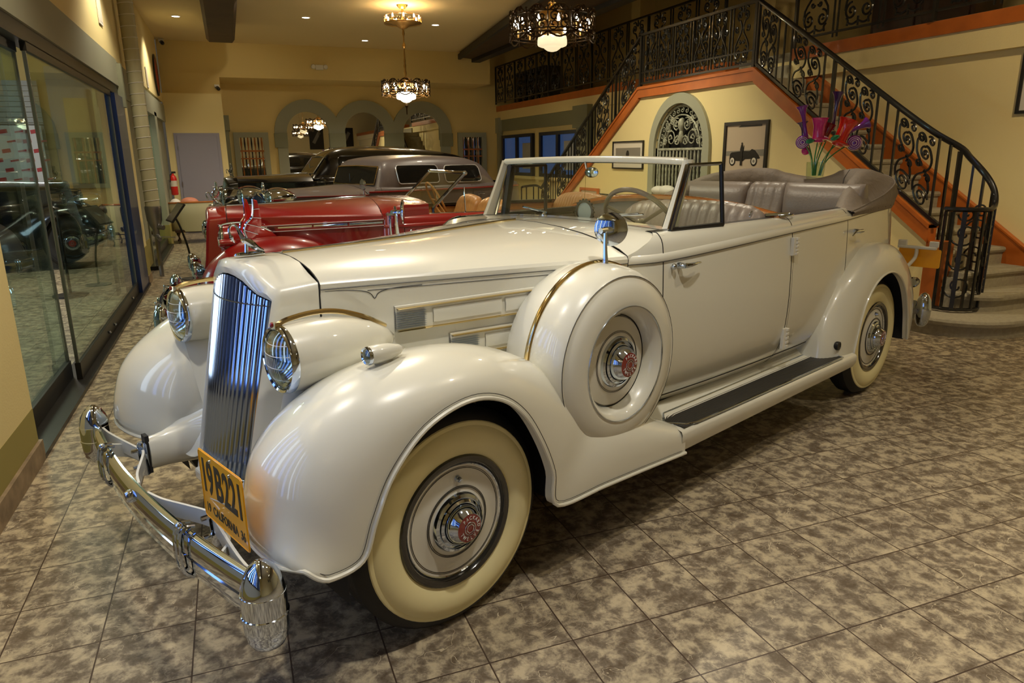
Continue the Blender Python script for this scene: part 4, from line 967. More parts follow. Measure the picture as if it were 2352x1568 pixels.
def bird(root, x0, z0, red=True):
    """long necked bird with raised wings on an oval base"""
    b = MB(); b.lathe([(0, 0), (.058, 0), (.060, .003), (.056, .009), (.045, .011), (0, .011)], (0, 0, 0), 'z', 32, sc=.62); b.v = [(p[0] + x0, p[1] * .62, p[2] + z0) for p in b.v]
    o = b.build('bird_ornament', 'chrome', root)
    m = MB(); P = lambda dx, dz: (x0 + dx, 0, z0 + dz)
    m.tube(crv([P(-.022, .062), P(-.005, .052), P(.015, .036), P(.035, .02), P(.055, .012)], 14), [.011, .0125, .0135, .014, .0145, .0145, .0145, .014, .013, .0115, .01, .0085, .007, .0055, .004], 10)
    m.tube([P(-.008, .045), P(-.012, .008)], .007, 8); m.build('body', 'chrome', o)
    m = MB(); m.tube(crv([P(-.020, .064), P(-.028, .082), P(-.036, .102), P(-.050, .116), P(-.064, .108), P(-.068, .09), P(-.062, .07)], 26), [.009 - .0045 * min(1, k / 14) for k in range(27)], 8)
    m.tube(crv([P(-.064, .076), P(-.060, .064), P(-.052, .050)], 6), [.0065, .0078, .0075, .006, .0045, .003, .0012], 8); m.build('neck_and_head', 'chrome', o)
    for s in (-1, 1):
        edge = crv([(-.008, .005, .066), (-.018, .012, .095), (-.012, .02, .118), (.008, .028, .14), (.014, .034, .17), (.014, .038, .207)], 20)
        tips = crv([(.012, .006, .062), (.030, .016, .080), (.042, .026, .105), (.040, .034, .14), (.034, .040, .175), (.028, .044, .20)], 20)
        rows = [[(x0 + a[0] + (c[0] - a[0]) * k / 3, s * (a[1] + (c[1] - a[1]) * k / 3 + .003), z0 + a[2] + (c[2] - a[2]) * k / 3) for k in range(4)] for a, c in zip(edge, tips)]
        MB().grid(rows).build('wing', 'ruby' if red else 'chrome', o, solid=.004)
        m = MB(); m.tube([(x0 + p[0], s * (p[1] + .003), z0 + p[2]) for p in edge], .0042, 6)
        for k in range(4, 18, 4): m.tube([(x0 + edge[k][0], s * (edge[k][1] + .007), z0 + edge[k][2]), (x0 + tips[k][0], s * (tips[k][1] + .007), z0 + tips[k][2] - .004)], .0012, 4)
        m.build('wing_edge', 'chrome', o)
    return o
def side_mount(root, mt, side, mirror=True):
    cx, cz = .85, .81; s = side; cy = s * .70
    m = MB(); m.lathe([(.30, s * -.16), (.36, s * -.14), (.388, s * -.09), (.398, s * -.03), (.398, s * .04), (.392, s * .10), (.380, s * .14), (.366, s * .160), (.360, s * .168), (.356, s * .172), (.350, s * .170), (.33, s * .184), (.30, s * .195), (.262, s * .20), (.240, s * .200), (.228, s * .195), (.205, s * .165), (.196, s * .13)], (cx, cy, cz), 'y', 72)
    o = m.build('spare_wheel_cover', mt['paint'], root)
    m = MB(); m.lathe([(.3565, s * .1705), (.3575, s * .1735), (.3595, s * .1715)], (cx, cy, cz), 'y', 64); m.build('cover_seam', 'line', o)
    m = MB(); m.lathe([(.2425, s * .199), (.2415, s * .2035), (.2375, s * .2035), (.237, s * .198)], (cx, cy, cz), 'y', 64); m.build('inner_chrome_ring', 'chrome', o)
    m = MB(); m.lathe([(.198, s * .12), (.195, s * .128), (.19, s * .13), (.18, s * .126)], (cx, cy, cz), 'y', 64); m.build('rim_ring', 'blacklac', o)
    m = MB(); m.lathe([(.19, s * .125), (.186, s * .133), (.15, s * .142), (.11, s * .150), (.09, s * .152)], (cx, cy, cz), 'y', 64); d = m.build('wheel_disc', mt['disc'], o)
    m = MB()
    for r, h in ((.130, .1465), (.125, .1475)): m.lathe([(r - .001, s * h), (r, s * (h + .002)), (r + .001, s * h)], (cx, cy, cz), 'y', 48)
    m.build('pinstripe', 'line', d)
    k = .062
    m = MB(); m.lathe([(r, s * (h + k)) for r, h in HUB], (cx, cy, cz), 'y', 48); h = m.build('hubcap', 'chrome', o)
    m = MB(); m.lathe([(.0508, s * (.149 + k)), (.02, s * (.1525 + k)), (0, s * (.1525 + k))], (cx, cy, cz), 'y', 40); m.build('emblem', 'emblem', h)
    m = MB(); m.lathe([(.024, s * (.1522 + k)), (.0235, s * (.1545 + k)), (.0215, s * (.1545 + k)), (.021, s * (.1522 + k))], (cx, cy, cz), 'y', 32)
    y1 = cy + s * (.1545 + k)
    for q in range(6):
        a, b = pi / 3 * q + .2, pi / 3 * (q + 1) + .2
        m.add([(cx + r * cos(t), y1, cz + r * sin(t)) for r, t in ((.0175, a), (.0175, b), (.0145, b), (.0145, a))], [(0, 1, 2, 3)])
    m.build('emblem_hexagon', 'chrome', h)
    if s < 0 and mt.get('pin', True):
        for word, a0, dr in (('PACKARD', 128, -21.5), ('TWELVE', 200, 25.5)):
            for i, ch in enumerate(word):
                a = radians(a0 + dr * i); up = (cos(a), 0, sin(a)); rt = (sin(a), 0, -cos(a))
                if word == 'TWELVE': up = (-cos(a), 0, -sin(a)); rt = (-sin(a), 0, cos(a))
                text_obj('letter', ch, .0185, .0006, 'plain_white', h, frame((cx + .0375 * cos(a), cy - .1525 - k, cz + .0375 * sin(a)), rt, up), sx=.8)
    m = MB(); m.tube([(cx + .401 * cos(a), cy + s * .02, cz + .401 * sin(a)) for a in [radians(20 + 190 * q / 40) for q in range(41)]], .008, 8, flat=1.6); m.build('strap', mt.get('strip', 'gold'), o)
    if mirror:
        bx_, by_, bz_ = cx + .03, cy - .03 * (-s) * -1, cz + .395
        by_ = cy + s * .05
        m = MB(); m.tube([(bx_, by_, bz_ - .01), (bx_ - .005, by_, bz_ + .07), (bx_ - .005, by_, bz_ + .13)], [.013, .009, .008], 10); m.tube([(bx_ - .035, by_ - .0, bz_ + .135), (bx_ + .04, by_, bz_ + .135)], .012, 10); mi = m.build('side_mirror', 'chrome', root)
        m = MB(); m.x = Matrix.Translation((bx_ + .03, by_, bz_ + .135)) @ Matrix.Rotation(s * -radians(38), 4, 'Z'); m.lathe([(0, -.006), (.03, -.005), (.055, -.001), (.068, .006), (.069, .012), (.065, .014), (0, .015)], (0, 0, 0), 'x', 36); m.build('mirror_head', 'chrome', mi)
    return o
# ---- open body
BY = [(1.09, .70), (1.26, .765), (1.6, .795), (2.0, .81), (2.4, .815), (2.8, .81), (3.2, .79), (3.6, .75), (3.95, .72), (4.24, .665), (4.42, .54), (4.51, .36), (4.545, .18), (4.55, 0)]
def plan(u):  # u 0..1 -> (x,y) on one side
    p = cr([(a, b, 0) for a, b in BY], u * (len(BY) - 1)); return p.x, p.y
_us = [i / 200 for i in range(201)]
_px = [plan(u) for u in _us]
def u_at(x):
    for i in range(200):
        if _px[i + 1][0] >= x: return (i + (x - _px[i][0]) / max(1e-9, _px[i + 1][0] - _px[i][0])) / 200
    return 1
def body_pt(u, z, side, add=0.0):
    x, y = plan(u); x2, y2 = plan(min(1, u + .003)); x1, y1 = plan(max(0, u - .003)); d = Vector((x2 - x1, y2 - y1)); 
    d = d.normalized() if d.length > 1e-9 else Vector((0, -1))
    if u > .995: d = Vector((0, -1))
    n = Vector((-d.y, d.x))
    if n.y < 0 and u < .9: n = -n
    if u >= .9 and n.x < 0: n = -n
    off = smtab(z, [(.44, -.13), (.50, -.07), (.58, -.028), (.68, -.006), (.85, .004), (1.05, 0), (1.18, -.006), (1.235, -.012), (1.265, -.022), (1.285, -.040), (1.295, -.058), (1.296, -.08)])
    rear = max(0, (u - .62) / .38)
    if z < 1.2: off += rear * smtab(z, [(.44, .02), (.6, .08), (.85, .06), (1.2, 0)])
    off += add
    return (x + n.x * off, side * max(0, (y + n.y * off)) if u < .999 else 0.0, z)
def zmold(x): return smtab(x, [(1.09, 1.186), (1.26, 1.190), (2.4, 1.232), (3.2, 1.248), (3.9, 1.262), (4.5, 1.265)])
ZB = [.44, .47, .50, .54, .58, .63, .68, .76, .85, .95, 1.05, 1.13, 1.18, 1.21, 1.235, 1.25, 1.265, 1.276, 1.285, 1.291, 1.295, 1.296]
def body_panel(u0, u1, side, n=24, zlo=.44):
    return [[body_pt(lerp(u0, u1, i / n), max(z, zlo), side) for z in ZB] for i in range(n + 1)]
def both(f):
    for s in (-1, 1): f(s)
def open_body(root, mt, xd1=1.268, xd2=2.395, xd3=3.17, doors=True):
    ucut = [u_at(1.09), u_at(xd1), u_at(xd2), u_at(xd3), 1.0]
    g = .0008
    for s in (-1, 1):
        rows = []
        for i in range(9):
            u = lerp(ucut[0], ucut[1] - g, i / 8); x = plan(u)[0]; t_ = min(1, max(0, (x - 1.09) / .178)); cap = lerp(1.209, 1.296, t_ * t_ * (3 - 2 * t_)); rows.append([body_pt(u, min(z, cap), s) for z in ZB])
        MB().grid(rows).build('cowl_side', mt['paint'], root, ang=50)
        for k, nm in ((1, 'front_door'), (2, 'rear_door')):
            d = MB().grid(body_panel(ucut[k] + g, ucut[k + 1] - g, s, 26)).build(nm, mt['paint'], root, ang=50)
            xs0 = plan(ucut[k])[0]
            # handle
            if k == 1: hx, hz, dr, xx = xd1 + .10, 1.145, 1, ucut[1]
            else: hx, hz, dr = xd3 + .06 if False else xd3 - .06, 1.150, -1
            if k == 2: hx = 3.30; 
            uu = u_at(hx); p = body_pt(uu, hz, s)
            m = MB(); y = p[1]
            m.ball((hx - .045 if k == 1 else hx + .0, y + s * .008, hz), .014, 12, 8) if k == 1 else None
            m.lathe([(.015, 0), (.014, s * .02), (.010, s * .035), (0, s * .036)], (hx, y, hz), 'y', 14)
            m.tube(crv([(hx, y + s * .035, hz), (hx + .03, y + s * .042, hz + .002), (hx + .08 * (1 if k == 1 else -1) + (.0 if k == 1 else .0), y + s * .042, hz + .004), (hx + (.13 if k == 1 else -.11), y + s * .036, hz + (.004 if k == 1 else -.02))], 12), [.011, .012, .012, .011, .0105, .010, .009, .008, .007, .006, .005, .004, .003], 8)
            m.build('door_handle', 'chrome', d)
            if k == 1:
                for zz, h_ in ((1.14, .10), (.62, .12)):
                    m = MB(); u = ucut[2]; q = body_pt(u, zz, s); x0 = q[0]
                    m.bx(x0 - .022, x0 + .020, q[1] - .0, q[1] + s * .020, zz - h_ / 2, zz + h_ / 2)
                    for j in range(5): m.bx(x0 + .004, x0 + .030, q[1] + s * .004, q[1] + s * .027, zz - h_ / 2 + h_ * (j + .12) / 5, zz - h_ / 2 + h_ * (j + .88) / 5)
                    m.build('hinge', mt['trim'], d, False, bev=.003)
        MB().grid(body_panel(ucut[3] + g, 1.0, s, 36)).build('rear_quarter', mt['paint'], root, ang=50)
        # seams and mouldings
        m = MB()
        for k in (1, 2, 3):
            u = ucut[k]
            if k == 3: zz = [z for z in ZB if z > 1.0]
            else: zz = ZB
            m.tube([body_pt(u, z, s, -.0015) for z in zz], .0035 if k == 1 else (.0022 if k == 2 else .0008), 5)
            if k == 2: m.tube([body_pt(u + .004, z, s, -.001) for z in ZB if z < 1.2], .0018, 5)
        m.build('door_gap', 'gap', root)
        m = MB(); n = 90; rows = []
        for i in range(n + 1):
            u = lerp(ucut[0], ucut[3] + .14, i / n); x = plan(u)[0]; zm = zmold(x); k = min(1, (n - i) / 10) 
            rows.append([body_pt(u, zm + dz, s, ad * k) for dz, ad in ((-.018, -.001), (-.016, .005), (-.006, .008), (.006, .007), (.016, .003), (.02, -.001))])
        bm_ = m.grid(rows).build('belt_moulding', mt['paint'], root, ang=50)
        if mt.get('pin', True):
            m = MB(); m.tube([tuple(Vector(r[1]) + Vector((0, s * .0006, -.002))) for r in rows], .0018, 5); m.build('pinstripe', 'line', bm_)
        m = MB(); rows = []
        for i in range(61):
            u = lerp(ucut[0] + .02, u_at(2.95), i / 60); rows.append([body_pt(u, .505 + dz, s, ad) for dz, ad in ((-.004, .0), (0, .003), (.004, 0))])
        m.grid(rows).build('sill_line', 'gap', root)
        # cap rail on top of the doors
        m = MB(); rows = []
        for i in range(61):
            u = lerp(ucut[1], ucut[3] + .03, i / 60); rows.append([body_pt(u, 1.296, s, a) for a in (0, .0)] + [tuple(Vector(body_pt(u, 1.296, s, -.035)) + Vector((0, 0, .004))), body_pt(u, 1.296, s, -.05), tuple(Vector(body_pt(u, 1.296, s, -.05)) + Vector((0, 0, -.03)))])
        m.grid(rows).build('window_slot_trim', 'metaldark', root)
        # inner trim
        m = MB(); rows = []
        for i in range(61):
            u = lerp(ucut[1], .93, i / 60); rows.append([tuple(Vector(body_pt(u, 1.25, s, -.085)) + Vector((0, 0, .0))), body_pt(u, 1.05, s, -.11), body_pt(u, .6, s, -.10)])
        m.grid(rows).build('inner_trim_panel', mt['seat'], root)
        # running board
        if mt.get('board', True):
            rows = []
            for i in range(21):
                x = lerp(1.24, 3.10, i / 20); yo = lerp(.928, .955, i / 20)
                rows.append([(x, s * .60, .47), (x, s * .70, .455), (x, s * .735, .425), (x, s * (yo - .03), .418), (x, s * (yo - .006), .41), (x, s * yo, .395), (x, s * (yo - .002), .36), (x, s * (yo - .02), lerp(.305, .33, i / 20)), (x, s * .70, .33)])
            rb = MB().grid(rows).build('running_board', mt['paint'], root, ang=50)
            def mo(x): return lerp(.915, .935, (x - 1.24) / 1.86)
            m = MB(); rows = []
            for i in range(31):
                x = lerp(1.27, 2.99, i / 30)
                y0 = .745 + .0 if x > 1.35 else lerp(.80, .745, (x - 1.27) / .08); y1 = mo(x) if x < 2.93 else lerp(mo(2.93), .80, (x - 2.93) / .09)
                rr = []
                for j in range(27):
                    y = lerp(y0, y1, j / 26); rr.append((x, s * y, .4225 + (.0010 if j % 2 else 0)))
                rows.append(rr)
            m.grid(rows).build('rubber_mat', 'mat', rb, False)
            outl = [(1.27, .80), (1.35, .742), (1.8, .742), (2.4, .742), (2.96, .742), (2.99, .79), (2.93, mo(2.93) + .004), (2.2, mo(2.2) + .004), (1.6, mo(1.6) + .004), (1.36, mo(1.3) + .002), (1.31, .90), (1.25, .82)]
            m = MB(); m.tube([(x, s * y, .424) for x, y in outl], .0055, 8, closed=True); m.build('chrome_edging', 'chrome', rb)
    # floor, firewall and dash
    MB().bx(1.1, 4.1, -.68, .68, .44, .48).build('floor_pan', 'under', root, False)
    MB().prism([(-.64, .5), (.64, .5), (.64, 1.1), (.58, 1.24), (0, 1.28), (-.58, 1.24), (-.64, 1.1)], 1.5, 1.54, 'x').build('dashboard', mt.get('dash', 'wood'), root, False)
    # cowl top
    xs = [1.092, 1.15, 1.22, 1.30, 1.38, 1.46, 1.50]
    def cs(x):
        t = (x - 1.09) / .41; P = hood_prof(1.09); q_ = min(1, (x - 1.09) / .178); q_ = q_ * q_ * (3 - 2 * q_); w_ = lerp(.70, .738, q_); zc = lerp(1.325, 1.316, t); ze = lerp(1.208, 1.284, q_)
        H = [(w_ + .0, 1.15), (w_ + .003, 1.19), (w_ - .004, ze)] + [(w_ * k, lerp(ze, zc, f)) for k, f in ((.93, .22), (.88, .32), (.78, .50), (.62, .70), (.42, .87), (.2, .97), (0, 1))]
        return [(x, -a, b) for a, b in H] + [(x, a, b) for a, b in reversed(H[:-1])]
    cw = MB().grid([cs(x) for x in xs]).build('cowl', mt['paint'], root, ang=40)
    m = MB(); m.tube(cs(1.092), .0020, 4); m.build('cowl_gap', 'gap', cw)
    m = MB(); q = [p for p in cs(1.40)][3:-3]; m.tube([(p[0] + .05 * (1 - (p[1] / .75) ** 2) * -1, p[1], p[2] + .002) for p in q], .0012, 4); m.build('cowl_gap', 'gap', cw)
def windshield(root, mt, xb=1.475, zb=1.27, xt=1.625, zt=1.605, wb=.60, wt=.615, frame_m=None, bow=.035, zmid=1.305):
    fm = frame_m or mt['paint']
    def top(y, dz=0): return (xt - bow * (1 - (y / wt) ** 2) * 0 + .02 * (y / wt) ** 2 * -1, y, zt + .012 * (1 - (y / wt) ** 2) + dz)
    ys = [-1 + 2 * k / 12 for k in range(13)]
    f = empty_part = None
    rows = []
    for k in ys:
        y = k * (wt + .015); c = top(y); rows.append([(c[0] + a, c[1], c[2] + b) for a, b in ((-.016, -.018), (-.024, -.008), (-.022, .006), (-.010, .014), (.008, .014), (.020, .008), (.022, -.008), (.012, -.018))])
    fr = MB().loft(rows).build('windscreen_frame', fm, root, ang=50)
    for s in (-1, 1):
        a = (xb - .045, s * (wb + .055), 1.205); b = (xb, s * (wb + .045), 1.29); c = (xt - .01, s * (wt + .022), zt + .005)
        rows = []
        for u in [k / 10 for k in range(11)]:
            p = cr([a, b, c], 2 * u); wd = lerp(.085, .040, min(1, u * 1.2)); th = lerp(.040, .020, min(1, u * 1.2))
            rows.append([(p.x + wd * cos(2 * pi * k / 12) * .9, p.y + th * sin(2 * pi * k / 12), p.z) for k in range(12)])
        MB().loft(rows).build('windscreen_pillar', fm, fr)
    bot = [(xb + .03 * (1 - (k * wb / wb) ** 2), k * wb, lerp(zb, zmid, 1 - k * k)) for k in ys]
    tp = [(top(k * wt)[0], k * wt, top(k * wt)[2] - .018) for k in ys]
    MB().grid([bot, tp]).build('windscreen_glass', 'glass', fr)
    m = MB(); m.tube(bot, .005, 6); m.tube(tp, .005, 6); m.tube([bot[0], tp[0]], .007, 6); m.tube([bot[-1], tp[-1]], .007, 6); m.build('chrome_bead', 'chrome', fr)
    return fr
def pleated(root, name, mt_, x, y0, y1, z0, z1, n, depth=.12, lean=.12, crown=.03, parent=None):
    """upright pleated seat back facing -x"""
    rows = []; W_ = y1 - y0; N = n * 6
    for i in range(N + 1):
        f = i / N; y = y0 + W_ * f; e = min(1, min(f, 1 - f) * 7); e = sqrt(1 - (1 - e) ** 2)
        pl_ = .0055 * abs(sin(pi * f * n)) ** .5; zt = z1 - (1 - e) * .06 + crown * (1 - (2 * f - 1) ** 2)
        h = zt - z0; row = []
        for dx, dz in ((-.10, 0), (-.085, .25), (-.045, .55), (-.01, .78), (.0, .9), (.025, .97), (.06, 1.0), (.095, .98), (.12, .9), (.13, .5), (.13, 0)):
            inn = 1 if dx < .06 else 0
            row.append((x + lean * (dz - .5) + dx * 1.0 * (.6 + .4 * e) - (pl_ * inn if dz > .05 else 0) , y, z0 + h * dz + (pl_ * .6 if dz > .95 else 0)))
        rows.append(row)
    return MB().loft(rows).build(name, mt_, parent or root, ang=75)
# ============================================================ the cream white convertible
A = radians(21.790451)
car = empty('convertible_car', (0, 0, 0), A, 'large cream white open convertible with whitewall tyres, side mounted spare and orange number plate', 'car')
W = dict(paint='white', trim='white2', wall='whitewall', disc='white2', seat='leather')
for s in (-1, 1):
    fender_front(car, W, s); fender_rear(car, W, s)
    wheel_part(car, 0, s * .755, .405, s, W); wheel_part(car, 3.66, s * .755, .405, s, W)
    side_mount(car, W, s)
front_end(car, W)
bird(car, -.288, 1.288)
bumper_front(car, W)
number_plate(car, [(-.70, -.494, .760), (-.70, -.827, .764), (-.70, -.390, .554)])
MB().tube([(-.655, -.38, .50), (-.655, -.40, .56), (-.69, -.5, .62), (-.69, -.7, .66)], .012, 8).build('plate_bracket', 'white2', car)
open_body(car, W)
windshield(car, W)
# cowl ventilator wipers
for s, x1, y1 in ((1, 1.40, .36), (-1, 1.415, -.45)):
    m = MB(); y0 = s * .17 + (0.0 if s > 0 else -.06); base = (1.455, y0, 1.318); m.ball(base, .014, 10, 6); m.tube([base, (1.47, y0, 1.335)], .008, 6)
    m.tube([(1.468, y0, 1.335), (1.478, (y0 + y1) / 2, 1.345), (1.488, y1, 1.355)], .004, 6); m.tube([(1.483, y0 + (y1 - y0) * .35, 1.338), (1.495, y1 + (y1 - y0) * .1, 1.352)], .005, 4); m.build('wiper', 'chrome', car)
# interior mirror and hanging clock-like mirror on the dash
m = MB(); m.tube([(1.60, .0, 1.60), (1.61, .0, 1.565)], .006, 8); im = m.build('interior_mirror', 'chrome', car)
m = MB(); m.lathe([(0, -.008), (.035, -.006), (.046, 0), (.046, .006), (0, .010)], (0, 0, 0), 'x', 28, sc=.6); m.v = [(p[0] + 1.615, p[1] - .03, p[2] + 1.545) for p in m.v]; m.build('mirror_head', 'chrome', im)
# steering wheel
sw = []
ctr = Vector((1.66, -.335, 1.285)); nrm = Vector((.80, 0, .52)).normalized(); e1 = Vector((0, 1, 0)); e2 = nrm.cross(e1).normalized()
if e2.z < 0: e2 = -e2
m = MB(); m.tube([tuple(ctr + e1 * .215 * cos(t) + e2 * .215 * sin(t)) for t in [2 * pi * k / 48 for k in range(48)]], .0125, 10, closed=True); sw = m.build('steering_wheel', mat('grey_brown_wheel_rim', (.16, .13, .085), .3, coat=.5), car)
m = MB()
for t in (pi / 2 + pi, pi / 2 + pi / 3, pi / 2 - pi / 3): m.tube([tuple(ctr), tuple(ctr + e1 * .21 * cos(t) + e2 * .21 * sin(t))], .010, 8)
m.ball(tuple(ctr), .03, 12, 8); m.tube([tuple(ctr), (1.50, -.335, 1.14)], .02, 10); m.build('spokes', mat('grey_brown_spokes', (.16, .13, .085), .3, coat=.5), sw)
# hanging round vanity mirror with scalloped dark rim
vm = MB(); vm.lathe([(0, 0), (.052, 0)], (1.60, 0, 1.335), 'x', 32); hm = vm.build('hanging_disc', mat('frosted_mirror', (.42, .50, .50), .25), car)
m = MB(); m.lathe([(.050, -.003), (.053, -.007), (.064, -.004), (.064, .003), (.05, .004)], (1.60, 0, 1.335), 'x', 40)
for k in range(18): a = 2 * pi * k / 18; m.ball((1.60, .066 * cos(a), 1.335 + .066 * sin(a)), .007, 6, 4)
m.build('scalloped_rim', 'ink', hm); MB().tube([(1.60, 0, 1.395), (1.605, 0, 1.53)], .0012, 4).build('cord', 'gold', hm)
# front quarter glass with chrome frame (driver side)
for s in (-1,):
    P = [(1.375, s * .715, 1.300), (1.515, s * .700, 1.585), (1.745, s * .735, 1.590), (1.765, s * .75, 1.300)]
    v = MB(); v.add(P, [(0, 1, 2, 3)]); q = v.build('quarter_glass', 'glass', car, False)
    m = MB(); m.tube([P[0], P[1]], .012, 8); m.tube([P[1], P[2]], .0085, 8); m.build('chrome_frame', 'chrome', q)
    m = MB(); m.tube([P[2], P[3]], .011, 8); m.tube([P[3], P[0]], .012, 8); m.tube([(P[0][0] + .02, P[0][1], P[0][2]), (P[1][0] + .015, P[1][1], P[1][2] - .01)], .007, 6); m.build('dark_frame', 'metaldark', q)
P = [(1.555, .600, 1.280), (1.610, .595, 1.575), (1.909, .60, 1.578), (1.909, .60, 1.277)]
v = MB(); v.add(P, [(0, 1, 2, 3)]); q = v.build('quarter_glass', 'glass', car, False)
m = MB(); m.tube([P[0], P[1]], .026, 8); m.tube([P[1], P[2]], .009, 8); m.tube([P[2], P[3]], .011, 8); m.build('dark_frame', 'metaldark', q)
# seats
pleated(car, 'front_seat_back', 'leather', 2.16, -.71, .22, .75, 1.345, 15, crown=.03)
pleated(car, 'front_seat_back', 'leather', 2.16, .24, .71, .75, 1.19, 7, crown=.02)
MB().bx(1.70, 2.2, -.68, .68, .55, .80).build('front_seat_cushion', 'leather', car, True, bev=.04)
m = MB(); rows = []
for i in range(41):
    f = i / 40; y = lerp(-.76, .76, f); k = 1 - (abs(y) / .76) ** 2.4; z = lerp(1.300, 1.385, k); x = 2.36 - .05 * k
    rows.append([(x + a, y, z + b) for a, b in ((-.035, -.012), (-.03, .004), (-.012, .012), (.012, .012), (.03, .004), (.035, -.012), (.02, -.03), (-.02, -.03))])
wp = m.loft(rows).build('wood_division_rail', 'wood', car)
m = MB(); rows = []
for i in range(41):
    f = i / 40; y = lerp(-.72, .72, f); k = 1 - (abs(y) / .76) ** 2.4; z = lerp(1.28, 1.365, k); rows.append([(2.33, y, z), (2.38, y, z), (2.42, y, .5), (2.30, y, .5)])
m.loft(rows).build('division_panel', 'leather', car)
m = MB()
m.tube(crv([(2.32, -.76, 1.305), (2.36, -.785, 1.306), (2.42, -.785, 1.306), (2.46, -.77, 1.304)], 8), .006, 6); m.ball((2.40, -.775, 1.312), .010, 8, 6); m.tube([(2.28, -.70, 1.31), (2.37, -.78, 1.315)], .009, 6); m.build('division_latch', 'chrome', wp)
m = MB(); m.tube([(2.25 + .028 * cos(a), -.64, 1.30 + .028 * sin(a)) for a in [2 * pi * k / 20 for k in range(20)]], .006, 6, closed=True); m.build('grab_loop', 'chrome', wp)
# rear seat: smooth bolsters with a pleated centre
def bolster(y0, y1, z0, z1, x):
    rows = []
    for i in range(31):
        f = i / 30; y = lerp(y0, y1, f); e = sqrt(max(0, 1 - abs(2 * f - 1) ** 6)); c = .05 * (2 * abs(y) / 1.5) ** 2
        rows.append([(x - .0 + dx * (.5 + .5 * e) - c, y, lerp(z0, z1, dz)) for dx, dz in ((-.10, 0), (-.115, .2), (-.11, .38), (-.085, .46), (-.075, .48), (-.085, .50), (-.10, .6), (-.085, .8), (-.05, .93), (0, 1.0), (.06, .98), (.10, .9), (.1, 0))])
    return MB().loft(rows).build('rear_seat_bolster', 'leather', car, ang=75)
bolster(-.72, -.16, .95, 1.43, 3.60); bolster(.12, .72, .95, 1.43, 3.60)
pleated(car, 'rear_seat_pleats', 'leather', 3.545, -.175, .135, .95, 1.43, 4, crown=0, lean=.05)
MB().bx(3.0, 3.55, -.70, .70, .55, .98).build('rear_seat_cushion', 'leather', car, True, bev=.05)
# folded top boot around the back
m = MB(); rows = []; NB_ = 90
for i in range(NB_ + 1):
    f = i / NB_; s = -1 if f < .5 else 1; g = f * 2 if f < .5 else (1 - f) * 2
    u = lerp(u_at(3.22), .9999, g)
    hgt = smtab(g, [(0, .015), (.1, .04), (.25, .085), (.4, .145), (.55, .19), (.7, .21), (.85, .18), (1, .155)])
    wid = smtab(g, [(0, .10), (.15, .20), (.4, .30), (.7, .34), (1, .34)])
    inn = smtab(g, [(0, .01), (.08, .08), (.2, .145), (.35, .12), (.5, .075), (.65, .045), (.8, .02), (1, .01)])
    zz = 1.262; r_ = (.010 * sin(i * 1.9) + .007 * sin(i * 4.3)) * (1 if g < .8 else .3)
    b0 = Vector(body_pt(u, 1.235, s, .004)); 
    nx = Vector(body_pt(u, 1.0, s, -.2)) - Vector(body_pt(u, 1.0, s, 0)); nx.z = 0; nx = nx.normalized() if nx.length > 1e-6 else Vector((-1, 0, 0))
    if g > .985: nx = Vector((-1, 0, 0))
    row = []
    for a, b in ((0, -.02), (-.008, .0), (-.016, .25 * hgt), (-.020 + r_, .55 * hgt), (-.014, .80 * hgt), (-.006, .95 * hgt), (0, 1.0 * hgt), (.010, 1.0 * hgt + .004), (.25 * wid, hgt + inn * .55), (.5 * wid, hgt + inn * .92), (.7 * wid, hgt + inn), (.88 * wid, hgt + inn * .85), (wid, hgt * .8 + inn * .5), (wid + .02, hgt * .3), (wid, -.05)):
        p = b0 + nx * a; row.append((p.x, p.y, zz + b))
    rows.append(row)
bt = m.grid(rows).build('folded_top_boot', 'canvas', car, ang=80)
m = MB(); m.tube([tuple(Vector(r[6]) + Vector((0, 0, .003))) for r in rows], .0055, 6); m.build('piped_seam', 'canvas', bt)
m = MB()
for i in range(3, NB_ - 2, 3): m.ball(tuple(Vector(rows[i][1]) + Vector((0, 0, .006))), .005, 6, 4)
m.build('snap', 'metaldark', bt)
MB().prism([(-.45, 1.20), (.45, 1.20), (.45, 1.262), (-.45, 1.262)], 3.7, 4.46, 'x').build('rear_deck', 'white', car, False, bev=.01)
# rear end: plate bracket, plate, bumper
number_plate(car, [(4.36, -.985, .945), (4.36, -.70, .945), (4.36, -.985, .81)][:3], txt=False, name='rear_number_plate')
m = MB(); m.bx(4.315, 4.35, -.96, -.70, .945, .965); m.tube(crv([(4.33, -.83, .95), (4.33, -.83, .90), (4.31, -.82, .86), (4.20, -.80, .80)], 10), .014, 8)
for y in (-.94, -.73): m.bx(4.32, 4.345, y - .03, y + .03, .962, 1.005)
m.build('plate_bracket', 'white2', car, False, bev=.005)
rows = []
for i in range(31):
    y = -.86 + 1.72 * i / 30; x = 4.62 - .10 * (y / .86) ** 2
    rows.append([(x + a, y, .46 + b) for a, b in ((-.01, -.07), (.012, -.06), (.016, -.02), (.024, 0), (.016, .02), (.012, .06), (-.01, .07))])
rbp = MB().loft(rows).build('rear_bumper', 'chrome', car, ang=50)
for s in (-1, 1):
    m = MB(); m.lathe([(r * .85, z) for r, z in [(0, .605), (.03, .59), (.055, .55), (.064, .50), (.065, .478), (.068, .476), (.068, .468), (.065, .466), (.062, .42), (.05, .37), (.03, .345), (0, .335)]], (4.50, s * .875, 0), 'z', 28); m.build('bumper_guard', 'chrome', rbp)
    m = MB(); m.tube([(4.50, s * .86, .46), (4.2, s * .70, .46)], .022, 8); m.build('bumper_iron', 'steel', rbp)
    m = MB(); m.lathe([(0, 0), (.03, .002), (.04, .02), (.035, .06), (0, .1)], (4.42, s * .80, .68), 'x', 16); m.build('tail_lamp', 'chrome', car)
